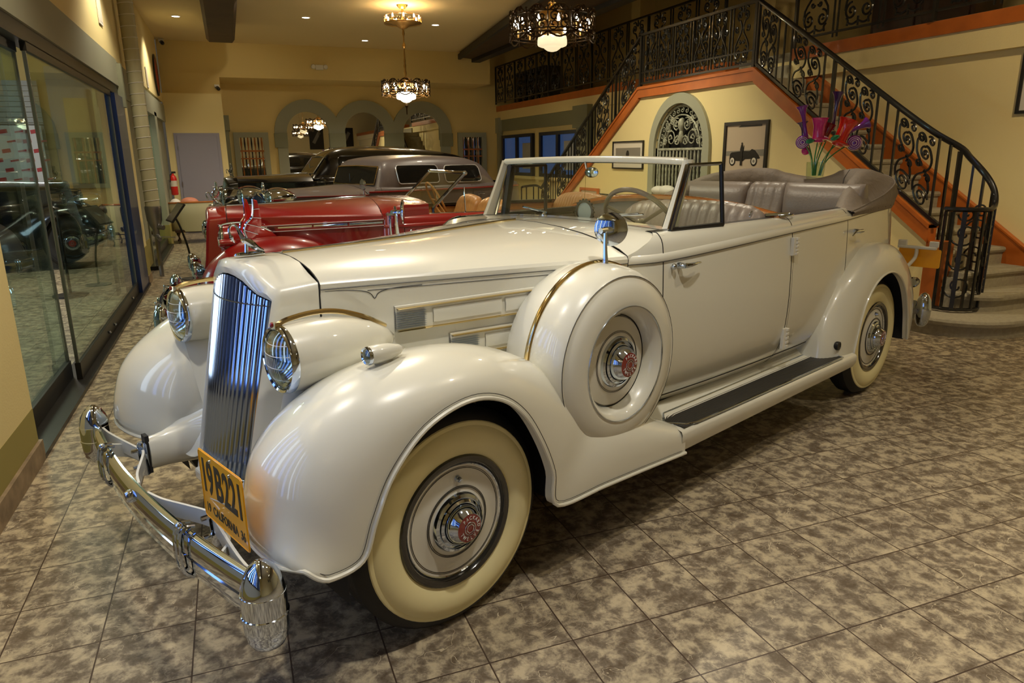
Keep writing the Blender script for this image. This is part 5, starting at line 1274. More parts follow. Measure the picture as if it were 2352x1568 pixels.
# round badge on the rear fender
m = MB(); m.lathe([(0, -.012), (.018, -.012), (.019, -.014), (.026, -.014), (.027, -.004), (.027, .01)], (2.93, -.895, .49), 'y', 24); m.build('fender_badge', 'metaldark', car)
# underbody, axles
m = MB(); m.bx(-.3, 4.3, -.5, .5, .24, .44); m.tube([(0, -.7, .40), (0, .7, .40)], .05, 10); m.tube([(3.66, -.7, .40), (3.66, .7, .40)], .06, 10); m.build('chassis', 'under', car, False)
# ============================================================ red open car behind
red = empty('roadster', (-.20, 3.78, 0), 0, 'deep red open vintage car with tan seats and raked chrome windscreen, behind the white car', 'car')
red.scale = (.97, .97, .97)
RD = dict(paint='red', trim='chrome', wall='whitewall', disc='red', seat='tan', strip='chrome', pin=False, bands=((.10, 1.072, 1.0),), band_h=.044, board=True, dash='wood', hlx=.20, hlz=.03, fz=.055)
G_.update(vee=.015, lean=.12)
for s in (-1, 1):
    fender_front(red, RD, s); fender_rear(red, RD, s)
    wheel_part(red, 0, s * .755, .405, s, RD, txt=False); wheel_part(red, 3.66, s * .755, .405, s, RD, txt=False); 
front_end(red, RD); bumper_front(red, RD); open_body(red, RD)
bird(red, -.25, 1.288, red=False); G_.update(vee=.07, lean=.2)
for ch in red.children:
    if ch.name.split('.')[0] in ('front_door', 'rear_door', 'rear_quarter', 'door_gap', 'belt_moulding', 'window_slot_trim', 'inner_trim_panel'): ch.scale = (1, 1, .885); ch.location = (0, 0, .44 * .115)
    if ch.name.split('.')[0] == 'front_fender' or (ch.name.split('.')[0] == 'wheel' and min(v.co.x for v in ch.data.vertices) < 1): ch.location = (.22, 0, 0)
for s in (-1, 1):
    m = MB(); x, y = 1.14, s * .79; m.tube([(x, y, .93), (x, y, 1.22)], [.012, .009], 8); m.tube([(x - .03, y, 1.21), (x + .035, y, 1.21)], .012, 8); mi = m.build('side_mirror', 'chrome', red)
    m = MB(); m.lathe([(0, -.004), (.05, -.002), (.062, .004), (.062, .010), (0, .013)], (x + .04, y, 1.22), 'x', 28); m.build('mirror_head', 'chrome', mi)
def folding_ws(root, xb, zb, xt, zt, wb):
    m = MB(); P = [(xb, -wb, zb - .10), (xb + (xt - xb) * .0, -wb, zb), (xt, -wb, zt), (xt, wb, zt), (xb, wb, zb), (xb, wb, zb - .10)]
    m.tube(P[:2] + [(lerp(xb, xt, .5), -wb, lerp(zb, zt, .5))] + P[2:3], .016, 8); m.tube(P[2:4], .016, 8); m.tube([P[3], (lerp(xb, xt, .5), wb, lerp(zb, zt, .5)), P[4], P[5]], .016, 8)
    f = m.build('windscreen_frame', 'chrome', root); g = MB(); g.add([P[1], P[2], P[3], P[4]], [(0, 1, 2, 3)]); g.build('windscreen_glass', 'glass', f, False)
    m = MB(); m.tube([(xb + .30, -wb - .02, zb - .10), (xt - .02, -wb - .02, zt - .12)], .006, 6)
    for w_ in (-wb, wb): m.ball((xb, w_, zb - .08), .028, 10, 6); m.ball((xt, w_, zt), .022, 10, 6)
    m.build('stay_arm', 'chrome', f)
folding_ws(red, 1.57, 1.24, 1.88, 1.54, .62)
for y0, y1 in ((-.66, -.06), (.06, .66)): pleated(red, 'front_seat_back', 'tan', 2.13, y0, y1, .7, 1.27, 7)
MB().bx(1.7, 2.2, -.66, .66, .5, .78).build('front_seat_cushion', 'tan', red, True, bev=.04)
pleated(red, 'rear_seat_back', 'tan', 3.30, -.66, .66, .7, 1.25, 20, crown=.05)
MB().bx(2.8, 3.3, -.66, .66, .5, .82).build('rear_seat_cushion', 'tan', red, True, bev=.04)
m = MB(); ctr = Vector((1.86, .32, 1.25)); e1 = Vector((0, 1, 0)); e2 = Vector((-.45, 0, .89))
m.tube([tuple(ctr + e1 * .2 * cos(t) + e2 * .2 * sin(t)) for t in [2 * pi * k / 32 for k in range(32)]], .011, 8, closed=True)
for t in (0, 2.1, 4.2): m.tube([tuple(ctr), tuple(ctr + e1 * .2 * cos(t) + e2 * .2 * sin(t))], .008, 6)
m.build('steering_wheel', 'tan', red)
for (x, y, z) in ((-.55, .60, .72), (-.50, .12, .70)):
    m = MB(); m.lathe([(0, -.02), (.06, -.015), (.085, 0), (.09, .015), (.085, .04), (.05, .085), (0, .1)], (x, y, z), 'x', 28); m.tube([(x + .03, y, z), (x + .03, y, z - .26)], .012, 8); m.build('driving_lamp', 'chrome', red)
# ============================================================ closed cars
def closed_cabin(root, mt, roofT, wT, win, xws):
    """roofT: x -> roof height; side windows win = [(x0,x1)]"""
    xs = [roofT[0][0] + (roofT[-1][0] - roofT[0][0]) * i / 44 for i in range(45)]
    def sec(x):
        zt = smtab(x, roofT); wb = tab(x, [(1.2, .70), (1.6, .76), (3.2, .76), (4.3, .55)]); wt = smtab(x, wT); k = max(.02, (zt - 1.25) / .5)
        P = [(wb, 1.24), (wb - .012, 1.24 + .15 * k), (lerp(wb, wt, .6), 1.24 + .33 * k), (wt, zt - .10 * k), (wt - .05, zt - .045 * k), (wt * .72, zt - .015 * k), (wt * .4, zt - .003), (0, zt)]
        return [(x, -a, b) for a, b in P] + [(x, a, b) for a, b in reversed(P[:-1])]
    cb = MB().grid([sec(x) for x in xs]).build('cabin_roof', mt['paint'], root, ang=40)
    def side(x, z, s, add=.006):
        zt = smtab(x, roofT); wb = tab(x, [(1.2, .70), (1.6, .76), (3.2, .76), (4.3, .55)]); wt = smtab(x, wT); k = (zt - 1.25) / .5
        pts = [(1.24, wb), (1.24 + .15 * k, wb - .012), (1.24 + .33 * k, lerp(wb, wt, .6)), (zt - .10 * k, wt)]
        return (x, s * (tab(z, pts) + add), z)
    for s in (-1, 1):
        for (x0, x1, z0, z1) in win:
            out = []
            for cx_, cz_, a0 in ((x1 - .06, z1 - .06, 0), (x0 + .06, z1 - .06, 90), (x0 + .06, z0 + .04, 180), (x1 - .06, z0 + .04, 270)):
                for q in range(5): a = radians(a0 + 22.5 * q); out.append((cx_ + .06 * cos(a), cz_ + (.06 if cz_ > 1.45 else .04) * sin(a)))
            rows = []
            for i in range(15):
                x = lerp(x0, x1, i / 14); e = min(x - x0, x1 - x); d_ = .06 - sqrt(max(0, .0036 - max(0, .06 - e) ** 2)) if e < .06 else 0; d2 = .04 - sqrt(max(0, .0016 - max(0, .04 - e) ** 2)) if e < .04 else 0
                rows.append([side(x, lerp(z0 + d2, z1 - d_, j / 8), s, .010) for j in range(9)])
            m = MB(); m.grid(rows); g = m.build('side_window', 'darkglass', cb)
            MB().tube([side(x, z, s, .010) for x, z in out], .008, 6, closed=True).build('window_reveal', 'brightrim' if mt['paint'] == 'greyp' else mt['paint'], g)
    # windscreen
    (xa, za, wa), (xb, zb_, wb_) = xws
    m = MB(); m.add([(xa - .02, -wa, za), (xa - .02, wa, za), (xb - .02, wb_, zb_), (xb - .02, -wb_, zb_)], [(0, 1, 2, 3)]); g = m.build('windscreen', 'darkglass', cb, False)
    MB().tube([(xa - .02, -wa, za), (xa - .04, 0, za - .01), (xa - .02, wa, za), (xb - .02, wb_, zb_), (xb - .025, 0, zb_ + .01), (xb - .02, -wb_, zb_)], .011, 6, closed=True).build('windscreen_frame', mt.get('ws', 'brass'), g)
    MB().tube([((xa + xb) / 2 - .04 - .02, .0 + .1, za), ((xa + xb) / 2 - .06, .1, lerp(za, zb_, .6))], .004, 4).build('wiper', 'chrome', g)
    return cb
GR = dict(paint='greyp', trim='chrome', wall='whitewall', disc='greyp', seat='leather', strip='chrome', pin=False, bands=(), lampaint=False, shell_paint=False, board=True, ws='gold', hlz=.19)
gry = empty('sedan', (.28, 6.75, 0), radians(20), 'matte grey vintage sedan with a thin red waistline, between the red and black cars', 'car')
gry.scale = (.82, .93, .97)
for s in (-1, 1):
    fender_front(gry, GR, s); fender_rear(gry, GR, s); wheel_part(gry, 0, s * .755, .405, s, GR, txt=False); wheel_part(gry, 3.66, s * .755, .405, s, GR, txt=False)
front_end(gry, GR); bumper_front(gry, GR); open_body(gry, GR, xd1=1.3, xd2=2.3, xd3=3.1)
closed_cabin(gry, GR, [(1.26, 1.27), (1.32, 1.42), (1.40, 1.61), (1.55, 1.675), (2.0, 1.71), (2.7, 1.705), (3.2, 1.675), (3.50, 1.60), (3.68, 1.47), (3.78, 1.34), (3.84, 1.26)], [(1.2, .60), (1.5, .63), (2.5, .66), (3.2, .62), (3.9, .5)], [(1.62, 2.42, 1.33, 1.575), (2.55, 3.35, 1.33, 1.56)], ((1.29, 1.33, .60), (1.39, 1.56, .575)))
m = MB()
for s in (-1, 1):
    m.tube([(x, s * (hood_prof(x)[5][0] + .006), 1.20) for x in [-.1 + .15 * k for k in range(9)]], .006, 6)
o_ = m.build('red_coachline', 'red', gry)
for s in (-1, 1):
    MB().tube([tuple(Vector(body_pt(lerp(.01, .8, k / 40), 1.235, s, .008))) for k in range(41)], .012, 6).build('red_coachline', 'red', gry)
m = MB(); m.ball((-.27, 0, 1.335), (.028, .028, .03), 12, 8); m.lathe([(0, .03), (.02, .03), (.03, .01), (.045, 0)], (-.27, 0, 1.285), 'z', 16); m.ball((-.27, 0, 1.375), .018, 10, 6); m.build('radiator_cap', 'chrome', gry)
for s in (-1,):
    m = MB(); m.tube([(1.02, s * .70, 1.16), (1.02, s * .70, 1.30)], .01, 8); m.lathe([(0, -.01), (.07, -.008), (.08, .005), (.06, .02), (0, .02)], (1.0, s * .70, 1.34), 'x', 24); m.build('side_mirror', 'chrome', gry)
BK = dict(paint='blackp', trim='chrome', wall='tyre', disc='blackp', seat='leather', strip='chrome', pin=False, bands=(), lampaint=False, board=True, ws='chrome')
blk = empty('limousine', (-.05, 9.9, 0), radians(4), 'gleaming black vintage limousine with a high rounded roof, parked before the mirror arcade', 'car')
blk.scale = (.93, 1.0, 1.05)
for s in (-1, 1):
    fender_front(blk, BK, s); fender_rear(blk, BK, s); wheel_part(blk, 0, s * .755, .405, s, BK, txt=False); wheel_part(blk, 3.66, s * .755, .405, s, BK, txt=False)
front_end(blk, BK); bumper_front(blk, BK); open_body(blk, BK, xd1=1.3, xd2=2.3, xd3=3.1)
closed_cabin(blk, BK, [(1.05, 1.28), (1.18, 1.45), (1.34, 1.62), (1.55, 1.70), (2.1, 1.74), (2.8, 1.715), (3.3, 1.67), (3.9, 1.58), (4.25, 1.44), (4.45, 1.26)], [(1.0, .56), (1.5, .62), (2.5, .66), (3.2, .62), (4.3, .42)], [(1.5, 2.25, 1.34, 1.58), (2.38, 3.1, 1.34, 1.56)], ((1.10, 1.33, .58), (1.30, 1.57, .54)))
bird(blk, -.25, 1.285, red=False)
# dark vintage car in the neighbouring room
dk = empty('vintage_tourer', (-2.75, 10.6, 0), radians(186), 'black open vintage car with chrome lamps standing behind the sliding glass wall', 'car')
for s in (-1, 1):
    fender_front(dk, BK, s); fender_rear(dk, BK, s); wheel_part(dk, 0, s * .755, .405, s, BK, txt=False); wheel_part(dk, 3.66, s * .755, .405, s, BK, txt=False)
front_end(dk, BK); bumper_front(dk, BK); open_body(dk, BK)
windshield(dk, BK, frame_m='blackp')
for y in (-.2, .2):
    m = MB(); m.lathe([(0, 0), (.08, .01), (.10, .04), (.09, .09), (.04, .14), (0, .15)], (-.62, y, .70), 'x', 24); m.tube([(-.58, y, .68), (-.58, y, .46)], .012, 8); m.build('driving_lamp', 'chrome', dk)
# ============================================================ chandeliers
def ring_work(t, R, z0, z1, mt_, nseg=12, dens=1.0, r=.0085):
    m = MB()
    for z in (z0, z0 + .03, z1): m.tube([(R * cos(a), R * sin(a), z) for a in [2 * pi * k / 48 for k in range(48)]], .007, 6, closed=True)
    m.build('ring_band', mt_, t)
    for k in range(nseg):
        a0 = 2 * pi * k / nseg; da = 2 * pi / nseg; m = MB()
        def P(u, z): return (R * cos(a0 + da * u), R * sin(a0 + da * u), z)
        h = z1 - z0
        m.tube([P(0, z0 - .03), P(0, z1 + .03)], .007, 5); m.ball(P(0, z1 + .035), .012, 6, 4); m.ball(P(0, z0 - .035), .012, 6, 4)
        for s in (-1, 1):
            for (cu, cz, rr, tt) in ((.24, .32, .055, 0), (.22, .70, .045, 2.5)):
                m.tube([P(.5 + s * (cu + p[0] / (R * da)), z0 + h * cz + p[1]) for p in spiral(0, 0, rr * h / .17, 1.3, tt, s, 14)], r, 4)
            m.tube([P(.5 + s * p[0] / (R * da), z1 + p[1]) for p in spiral(.03, .03, .028, 1.2, 0, s, 12)], r, 4)
        m.tube([P(.5 + .42 * (-1 + 2 * q / 8), z1 + .055 * sin(pi * q / 8)) for q in range(9)], r, 4)
        m.tube([P(.5 + .5 * (-1 + 2 * q / 8), z0 - .05 * sin(pi * q / 8)) for q in range(9)], r, 4)
        m.build('filigree_panel', mt_, t)
def candles(t, R, z, n=12, r=.011):
    for k in range(n):
        a = 2 * pi * (k + .5) / n; x, y = R * cos(a), R * sin(a)
        m = MB(); m.lathe([(.012, 0), (.012, .06), (.02, .062), (.02, .068), (0, .07)], (x, y, z - .07), 'z', 8); c = m.build('candle_socket', 'brass', t)
        m = MB(); m.lathe([(.006, 0), (r * 1.4, .014), (r * 1.5, .028), (.009, .052), (0, .07)], (x, y, z), 'z', 8); m.build('bulb', 'bulb', c)
def bowl(t, zt, s=1.0, m_='bowl'):
    m = MB()
    prof = [(.115, 0), (.130, -.012), (.150, -.020), (.155, -.035), (.155, -.075), (.148, -.088), (.125, -.098), (.095, -.103), (.08, -.118), (.05, -.138), (.02, -.145), (0, -.146)]
    rows = []
    for r, z in prof: rows.append([((r * s) * cos(2 * pi * k / 48), (r * s) * sin(2 * pi * k / 48), zt + z * s + (.022 * s * abs(cos(4 * 2 * pi * k / 48)) if r > .11 and z > -.03 else 0)) for k in range(48)])
    m.grid(rows, False, True); m.build('glass_bowl', m_, t)
def chain(t, z0, z1, mt_='brass', big=True):
    m = MB(); n = max(1, int((z1 - z0) / .07)); 
    for k in range(n):
        z = z0 + .07 * k; ax = k % 2
        m.tube([((.016 * cos(a)) * (1 - ax), (.016 * cos(a)) * ax, z + .038 * (1 + sin(a))) for a in [2 * pi * q / 12 for q in range(12)]], .005, 5, closed=True)
    if big:
        for dx in (-.022, .022): m.tube([(dx + .022 * cos(a), 0, z0 + .01 + .022 * sin(a)) for a in [2 * pi * q / 12 for q in range(12)]], .006, 5, closed=True)
    m.build('chain', mt_, t)
def near_type(loc, label, zc, lit=False, group='chandeliers', bs=1.0):
    t = empty('chandelier', loc, 0, label, 'chandelier', group)
    ring_work(t, .42, -.09, .09, 'darkbronze', 12); candles(t, .37, .0)
    m = MB(); m.lathe([(.03, .20), (.06, .19), (.12, .15), (.15, .10), (.15, .04), (.10, -.02), (.12, -.08)], (0, 0, 0), 'z', 24); m.build('dome', 'brass', t)
    m = MB()
    for k in range(6): a = pi / 3 * k; m.tube([(.12 * cos(a), .12 * sin(a), .05), (.42 * cos(a), .42 * sin(a), -.06)], .008, 5)
    m.build('spokes', 'darkbronze', t)
    bowl(t, -.085, .95 * bs, 'bowl_lit' if lit else 'bowl'); chain(t, .20, zc - loc[2])
    m = MB(); m.lathe([(.09, 0), (.085, -.02), (.04, -.06), (0, -.07)], (0, 0, zc - loc[2]), 'z', 20); m.build('ceiling_canopy', 'brass', t)
    light('chandelier_light', 'POINT', (loc[0], loc[1], loc[2] + .02), 150, WARM, .05)
    return t
near_type((2.83, 4.0, 2.86), 'near bronze ring chandelier with candle bulbs and a scalloped milk glass bowl', ZC)
# two-tier fixture in the middle distance
t = empty('chandelier', (2.76, 10.1, 2.80), 0, 'two tier brass chandelier with a brightly lit bowl, in front of the mirror arcade', 'chandelier', 'chandeliers')
ring_work(t, .42, -.08, .08, 'darkbronze', 12); candles(t, .37, .0); bowl(t, -.075, 1.1, 'bowl_lit')
m = MB(); m.lathe([(.0, .20), (.05, .19), (.12, .14), (.15, .08), (.14, .02)], (0, 0, 0), 'z', 24); m.build('dome', 'brass', t); m = MB(); m.lathe([(.0, -.24), (.02, -.25), (.03, -.29), (.012, -.33), (.01, -.42), (0, -.45)], (0, 0, 0), 'z', 12); m.build('finial', 'darkbronze', t)
m = MB(); m.lathe([(.02, .20), (.028, .26), (.016, .32), (.026, .38), (.016, .42), (.02, .46), (.012, .5), (.012, .66), (.035, .69), (.03, .72), (.012, .76), (.012, .86), (.024, .9), (.016, .96), (.03, .985)], (0, 0, 0), 'z', 12); m.build('stem', 'brass', t)
m = MB(); m.lathe([(0, .97), (.07, .99), (.12, 1.03), (.30, 1.06), (.32, 1.075)], (0, 0, 0), 'z', 32); m.build('upper_dish', 'brass', t)
ut = empty('upper_tier', (0, 0, 1.12)); ut.parent = t
m = MB(); 
def ring_small(par):
    R = .32; z0, z1 = 1.06, 1.18
    m = MB()
    for z in (z0, z1): m.tube([(R * cos(a), R * sin(a), z) for a in [2 * pi * k / 40 for k in range(40)]], .006, 5, closed=True)
    for k in range(10):
        a0 = 2 * pi * k / 10
        for s in (-1, 1): m.tube([(R * cos(a0 + s * (.16 + p[0] / R)), R * sin(a0 + s * (.16 + p[0] / R)), 1.12 + p[1]) for p in spiral(0, 0, .04, 1.3, 0, s, 12)], .005, 4)
    m.build('upper_ring', 'brass', par)
bpy.data.objects.remove(ut); ring_small(t); candles(t, .28, 1.13, 9)
m = MB(); m.lathe([(.02, 1.08), (.03, 1.14), (.015, 1.2), (.025, 1.25), (.02, 1.29), (.05, 1.30), (.09, 1.34), (.10, 1.36)], (0, 0, 0), 'z', 16); m.build('ceiling_canopy', 'brass', t)
light('chandelier_light', 'POINT', (2.76, 10.1, 2.82), 170, WARM, .05)
light('chandelier_light', 'POINT', (2.76, 10.1, 3.90), 30, WARM, .05)
near_type((-.9, -4.6, 2.86), 'chandelier hanging at the shop front end, seen only in the arched mirrors', ZC)
near_type((3.4, -3.6, 2.86), 'chandelier hanging on the near side of the hall, seen only in the arched mirrors', ZC)
# recessed lamps
for (x, y), lab in zip(CANS, ['recessed ceiling lamp left of the dark ceiling beam', 'recessed ceiling lamp right of the dark ceiling beam', 'recessed ceiling lamp just right of the brass chandelier', 'recessed ceiling lamp nearest the back wall'] + ['recessed ceiling lamp over the walkway by the glass wall', 'recessed ceiling lamp before the stair landing', 'recessed ceiling lamp over the front bumper of the white car', 'recessed ceiling lamp over the red car']):
    t = empty('ceiling_lamp', (x, y, ZC), 0, lab, 'lamp', 'recessed ceiling lamps')
    m = MB(); m.lathe([(.085, -.001), (.085, -.006), (.07, -.008), (.065, -.002)], (0, 0, 0), 'z', 24); m.build('trim_ring', 'plain_white', t)
    m = MB(); m.lathe([(.066, -.004), (0, -.004)], (0, 0, 0), 'z', 24); m.build('lamp_disc', 'can', t)
# emergency light and cameras
t = empty('emergency_light', (1.93, 15.3, 3.69), 0, 'white twin head emergency light high on the back wall', 'lamp')
MB().bx(-.09, .09, -.07, -.001, -.055, .055).build('housing', 'plain_white', t, False, bev=.01)
for s in (-1, 1): m = MB(); m.lathe([(.05, 0), (.055, -.02), (.045, -.06), (0, -.065)], (s * .14, -.03, .01), 'y', 16); m.build('lamp_head', 'plain_white', t)
for loc, lab in (((-1.38, 15.1, 4.10), 'small black dome camera in the corner of the ceiling above the grey door'), ((-.36, 15.18, 3.2), 'small black camera on the corner of the door block')):
    t = empty('security_camera', loc, 0, lab, 'camera', 'security cameras')
    MB().bx(-.05, .05, -.02, .069, .0, .05).build('bracket', 'plain_white', t, False); m = MB(); m.tube([(0, .05, 0), (.03, -.10, -.05)], .04, 12); m.ball((.03, -.10, -.05), .035, 12, 8); m.build('camera_body', 'ink', t)
# fire extinguisher
t = empty('fire_extinguisher', (-1.42, 14.1, 1.12), 0, 'red fire extinguisher hung on the sage wall beside the grey door', 'extinguisher')
m = MB(); m.lathe([(0, -.22), (.06, -.22), (.07, -.2), (.07, .12), (.055, .17), (.025, .2), (.02, .23)], (0, 0, 0), 'z', 20); m.build('cylinder', mat('extinguisher_red', (.62, .02, .015), .25, coat=.6), t)
m = MB(); m.lathe([(.0705, -.04), (.0705, .08)], (0, 0, 0), 'z', 20, pi * 1.0, pi * 1.9); m.build('label_band', 'matboard', t)
m = MB(); m.bx(-.02, .06, -.02, .02, .23, .27); m.tube([(0, 0, .25), (-.05, -.03, .2), (-.06, -.05, .05)], .01, 6); m.build('valve_and_hose', 'dark', t); MB().bx(-.10, -.07, -.03, .03, -.1, .1).build('wall_bracket', 'steel', t, False)
# chaise longue
t = empty('chaise_longue', (-.95, 13.1, 0), radians(6), 'cream upholstered chaise longue with salmon pillows in front of the grey door', 'sofa')
rows = []
for k in range(25):
    a = radians(-10 + 200 * k / 24); rx = lerp(.62, .62, k / 24)
    x, y = -.02 - .0 + rx * cos(a), -.05 + .42 * sin(a) * -1
    h = .78 + .02 * sin(a); rows.append([(x * .86, y * .86, .24), (x * .97, y * .97, .50), (x * 1.03, y * 1.03, h - .05), (x * 1.0, y * 1.0, h), (x * .90, y * .90, h - .02), (x * .82, y * .82, .40)])
MB().grid(rows).build('upholstered_back', 'upcream', t); MB().tube([tuple(Vector(r[3]) + Vector((0, 0, .012))) for r in rows], .018, 8).build('wood_rail', 'wood', t)
m = MB(); m.ball((0, 0, .40), (.52, .36, .09), 20, 8); m.build('seat_cushion', 'upcream', t); MB().bx(-.5, .5, -.34, .34, .22, .28).build('seat_frame', 'darkwood', t, False, bev=.01)
for x in (-.42, .42):
    for y in (-.28, .28): m = MB(); m.tube(crv([(x, y, .24), (x * 1.06, y * 1.06, .15), (x, y, .07), (x * 1.05, y * 1.05, 0)], 10), [.028, .026, .022, .018, .016, .014, .013, .013, .014, .017, .02], 8); m.build('leg', 'darkwood', t)
for (loc, rr, mm, lab, nm) in (((-1.10, 12.95, .80), (.17, .12, .10), 'velvet', 'salmon velvet pillow standing at the left end of the chaise', 'pillow'), ((-.80, 12.95, .72), (.30, .13, .07), 'velvet', 'long salmon bolster lying along the chaise', 'pillow'), ((-1.36, 12.95, .76), (.11, .10, .12), 'plain_white', 'cream fur wrap hanging over the left end of the chaise', 'fur wrap'), ((-.42, 12.95, .72), (.13, .15, .10), 'darkwood', 'dark brown fur wrap at the right end of the chaise', 'fur wrap')):
    m = MB(); m.ball((0, 0, 0), rr, 18, 10); o = m.build('pillow' if nm == 'pillow' else 'fur_wrap', mm); o.location = loc; tag(o, lab, nm)
# reader stand
t = empty('information_stand', (-.92, 7.98, 0), radians(15), 'black reading stand with a tilted panel between the glass wall and the grey sedan', 'stand')
m = MB(); m.lathe([(0, 0), (.16, 0), (.16, .012), (.05, .02), (0, .022)], (0, 0, 0), 'z', 24); m.build('base', 'ink', t)
m = MB(); m.tube(crv([(0, 0, .02), (-.02, 0, .4), (-.09, 0, .72), (-.14, 0, .86)], 14), .014, 8); m.build('post', 'ink', t)
m = MB(); m.x = Matrix.Translation((-.13, 0, .93)) @ Matrix.Rotation(radians(-52), 4, 'Y'); m.bx(-.15, .15, -.2, .2, -.012, .012); p_ = m.build('tilted_panel', 'ink', t, False); m = MB(); m.x = Matrix.Translation((-.13, 0, .93)) @ Matrix.Rotation(radians(-52), 4, 'Y'); m.bx(-.135, .135, -.185, .185, .013, .015); m.build('glass_sheet', 'steel', p_, False)
# spiral drain pipe and chrome mill below it
t = empty('drain_pipe', (-1.36, 8.42, 1.0), 0, 'cream painted drain pipe with raised spiral seams beside the sliding glass wall', 'pipe')
m = MB(); m.lathe([(.095, 0), (.095, 3.16)], (0, 0, 0), 'z', 24); p_ = m.build('pipe_body', mat('pale_sage_pipe_paint', (.46, .43, .27), .5), t)
for k in range(22): m = MB(); m.tube([(.097 * cos(a), .097 * sin(a), .08 + k * .142 + .012 * cos(a)) for a in [2 * pi * q / 24 for q in range(24)]], .0045, 5, closed=True); m.build('seam_ring', 'plain_white', p_)
t = empty('chrome_hopper', (-1.36, 8.42, .60), 0, 'galvanised hopper with a side spout standing under the drain pipe', 'hopper')
m = MB(); m.lathe([(.105, .40), (.11, .37), (.10, .20), (.07, .12), (.045, .08), (.045, -.02), (0, -.04)], (0, 0, 0), 'z', 24); m.tube([(0, 0, .12), (.11, -.08, .10)], .035, 10); m.tube([(0, 0, .0), (.05, -.12, -.06)], .03, 10); m.build('hopper_body', 'steel', t); MB().tube([(-.0, 0, .0), (0, 0, -.6)], .03, 8).build('support', 'steel', t); MB().tube([(0, -.1, -.02), (.25, -.1, -.04)], .006, 6).build('crank', 'steel', t)
# round signs and notices on the left wall
def disc_sign(y, z, r, label, rim, face):
    t = empty('round_sign', (XL + .012, y, z), 0, label, 'sign', 'round signs on the left wall'); m = MB(); m.lathe([(r, -.01), (r, .02), (r * .86, .024), (r * .85, .014)], (0, 0, 0), 'x', 40); f = m.build('rim', rim, t); m = MB(); m.lathe([(r * .86, .014), (r * .4, .018), (0, .018)], (0, 0, 0), 'x', 32); m.build('face', face, f)
disc_sign(10.3, 3.45, .42, 'large round sign with a dark rim and mustard face on the left wall', 'ink', mat('mustard_face', (.45, .34, .05), .4)); disc_sign(14.0, 3.3, .40, 'round sign with a red face on the left wall nearest the back wall', 'ink', 'redink')
for (y, z, lab) in ((6.9, 3.3, 'white framed notice high on the left wall above the sliding glass'), (11.9, 3.05, 'small white notice between the two round signs')):
    t = empty('wall_notice', (XL + .003, y, z), 0, lab, 'notice', 'notices on the left wall'); MB().bx(0, .012, -.13, .13, -.17, .17).build('frame', 'plain_white', t, False); MB().bx(.012, .014, -.10, .10, -.14, .14).build('sheet', 'matboard', t, False)
# pictures
def picture(loc, w_, h_, label, frame_m='ink', bw=.03, rot=None, face='-x', car_art=False, parts=None, bg='photo_bg', name='framed_picture'):
    """hangs in the plane x = loc.x facing -x ; y to the left in the picture"""
    t = empty(name, loc, 0, label, 'picture', 'framed photographs')
    if rot: t.rotation_euler = rot
    m = MB(); m.bx(-.03, -.002, -w_ / 2, w_ / 2, h_ - bw, h_).bx(-.03, -.002, -w_ / 2, w_ / 2, 0, bw).bx(-.03, -.002, -w_ / 2, -w_ / 2 + bw, bw, h_ - bw).bx(-.03, -.002, w_ / 2 - bw, w_ / 2, bw, h_ - bw); m.build('frame', frame_m, t, False)
    MB().bx(-.012, -.004, -w_ / 2 + bw, w_ / 2 - bw, bw, h_ - bw).build('photograph', bg, t, False)
    return t
t = picture((XS, 4.83, 1.36), .86, .67, 'large black framed sepia photograph of a man and an open car, on stair wall', bw=.045)
def art(poly, name, m_, x=-.0135, par=None): m = MB(); m.prism([(-a, b) for a, b in poly], x - .0012, x, 'x'); return m.build(name, m_, par or t, False)
# the old car in the photograph (u to the right is -y)
art([(-.30, .20), (-.29, .26), (-.26, .285), (-.05, .30), (-.04, .30), (-.02, .37), (-.012, .37), (-.02, .30), (.10, .30), (.14, .325), (.20, .31), (.27, .25), (.30, .215), (.29, .205), (.02, .20), (-.02, .175), (-.14, .175)], 'printed_car', 'ink')
for cx_ in (-.235, .19):
    q = [(cx_ + .062 * cos(2 * pi * k / 20), .175 + .062 * sin(2 * pi * k / 20)) for k in range(20)]; art(q, 'printed_wheel', 'ink', -.0148); q = [(cx_ + .042 * cos(2 * pi * k / 20), .175 + .042 * sin(2 * pi * k / 20)) for k in range(20)]; art(q, 'printed_wheel', 'matboard', -.0162); q = [(cx_ + .02 * cos(2 * pi * k / 12), .175 + .02 * sin(2 * pi * k / 12)) for k in range(12)]; art(q, 'printed_wheel', 'photo_mid', -.0176)
art([(-.075, .12), (-.072, .25), (-.085, .32), (-.068, .375), (-.062, .385), (-.068, .40), (-.055, .412), (-.042, .40), (-.046, .385), (-.03, .35), (-.015, .325), (-.035, .28), (-.035, .12)], 'printed_man', 'ink', -.0190)
art([(-.38, .30), (.38, .32), (.38, .24), (-.38, .24)], 'printed_horizon', 'photo_mid' , -.0128)
art([(-.15, .60), (.30, .60), (.30, .622), (.1, .618), (-.1, .624)], 'torn_dark_edge', 'ink')
t = picture((XS, 7.80, 1.40), 1.0, .45, 'black framed wide photograph of a building front, on the stair wall left of the niche', bw=.02, bg='matboard')
art([(-.40, .10), (-.40, .34), (.40, .34), (.40, .10)], 'printed_building', 'photo_mid'); art([(-.05, .10), (-.05, .25), (-.03, .29), (0, .30), (.03, .29), (.05, .25), (.05, .10)], 'printed_arch', 'ink', -.015)
for k in range(8): art([(-.37 + .1 * k, .12), (-.37 + .1 * k, .20), (-.30 + .1 * k, .20), (-.30 + .1 * k, .12)], 'printed_window', 'ink' if k % 2 else 'photo_bg', -.015)
MB().bx(-.0, .0005, -.1, .1, 0, .01)
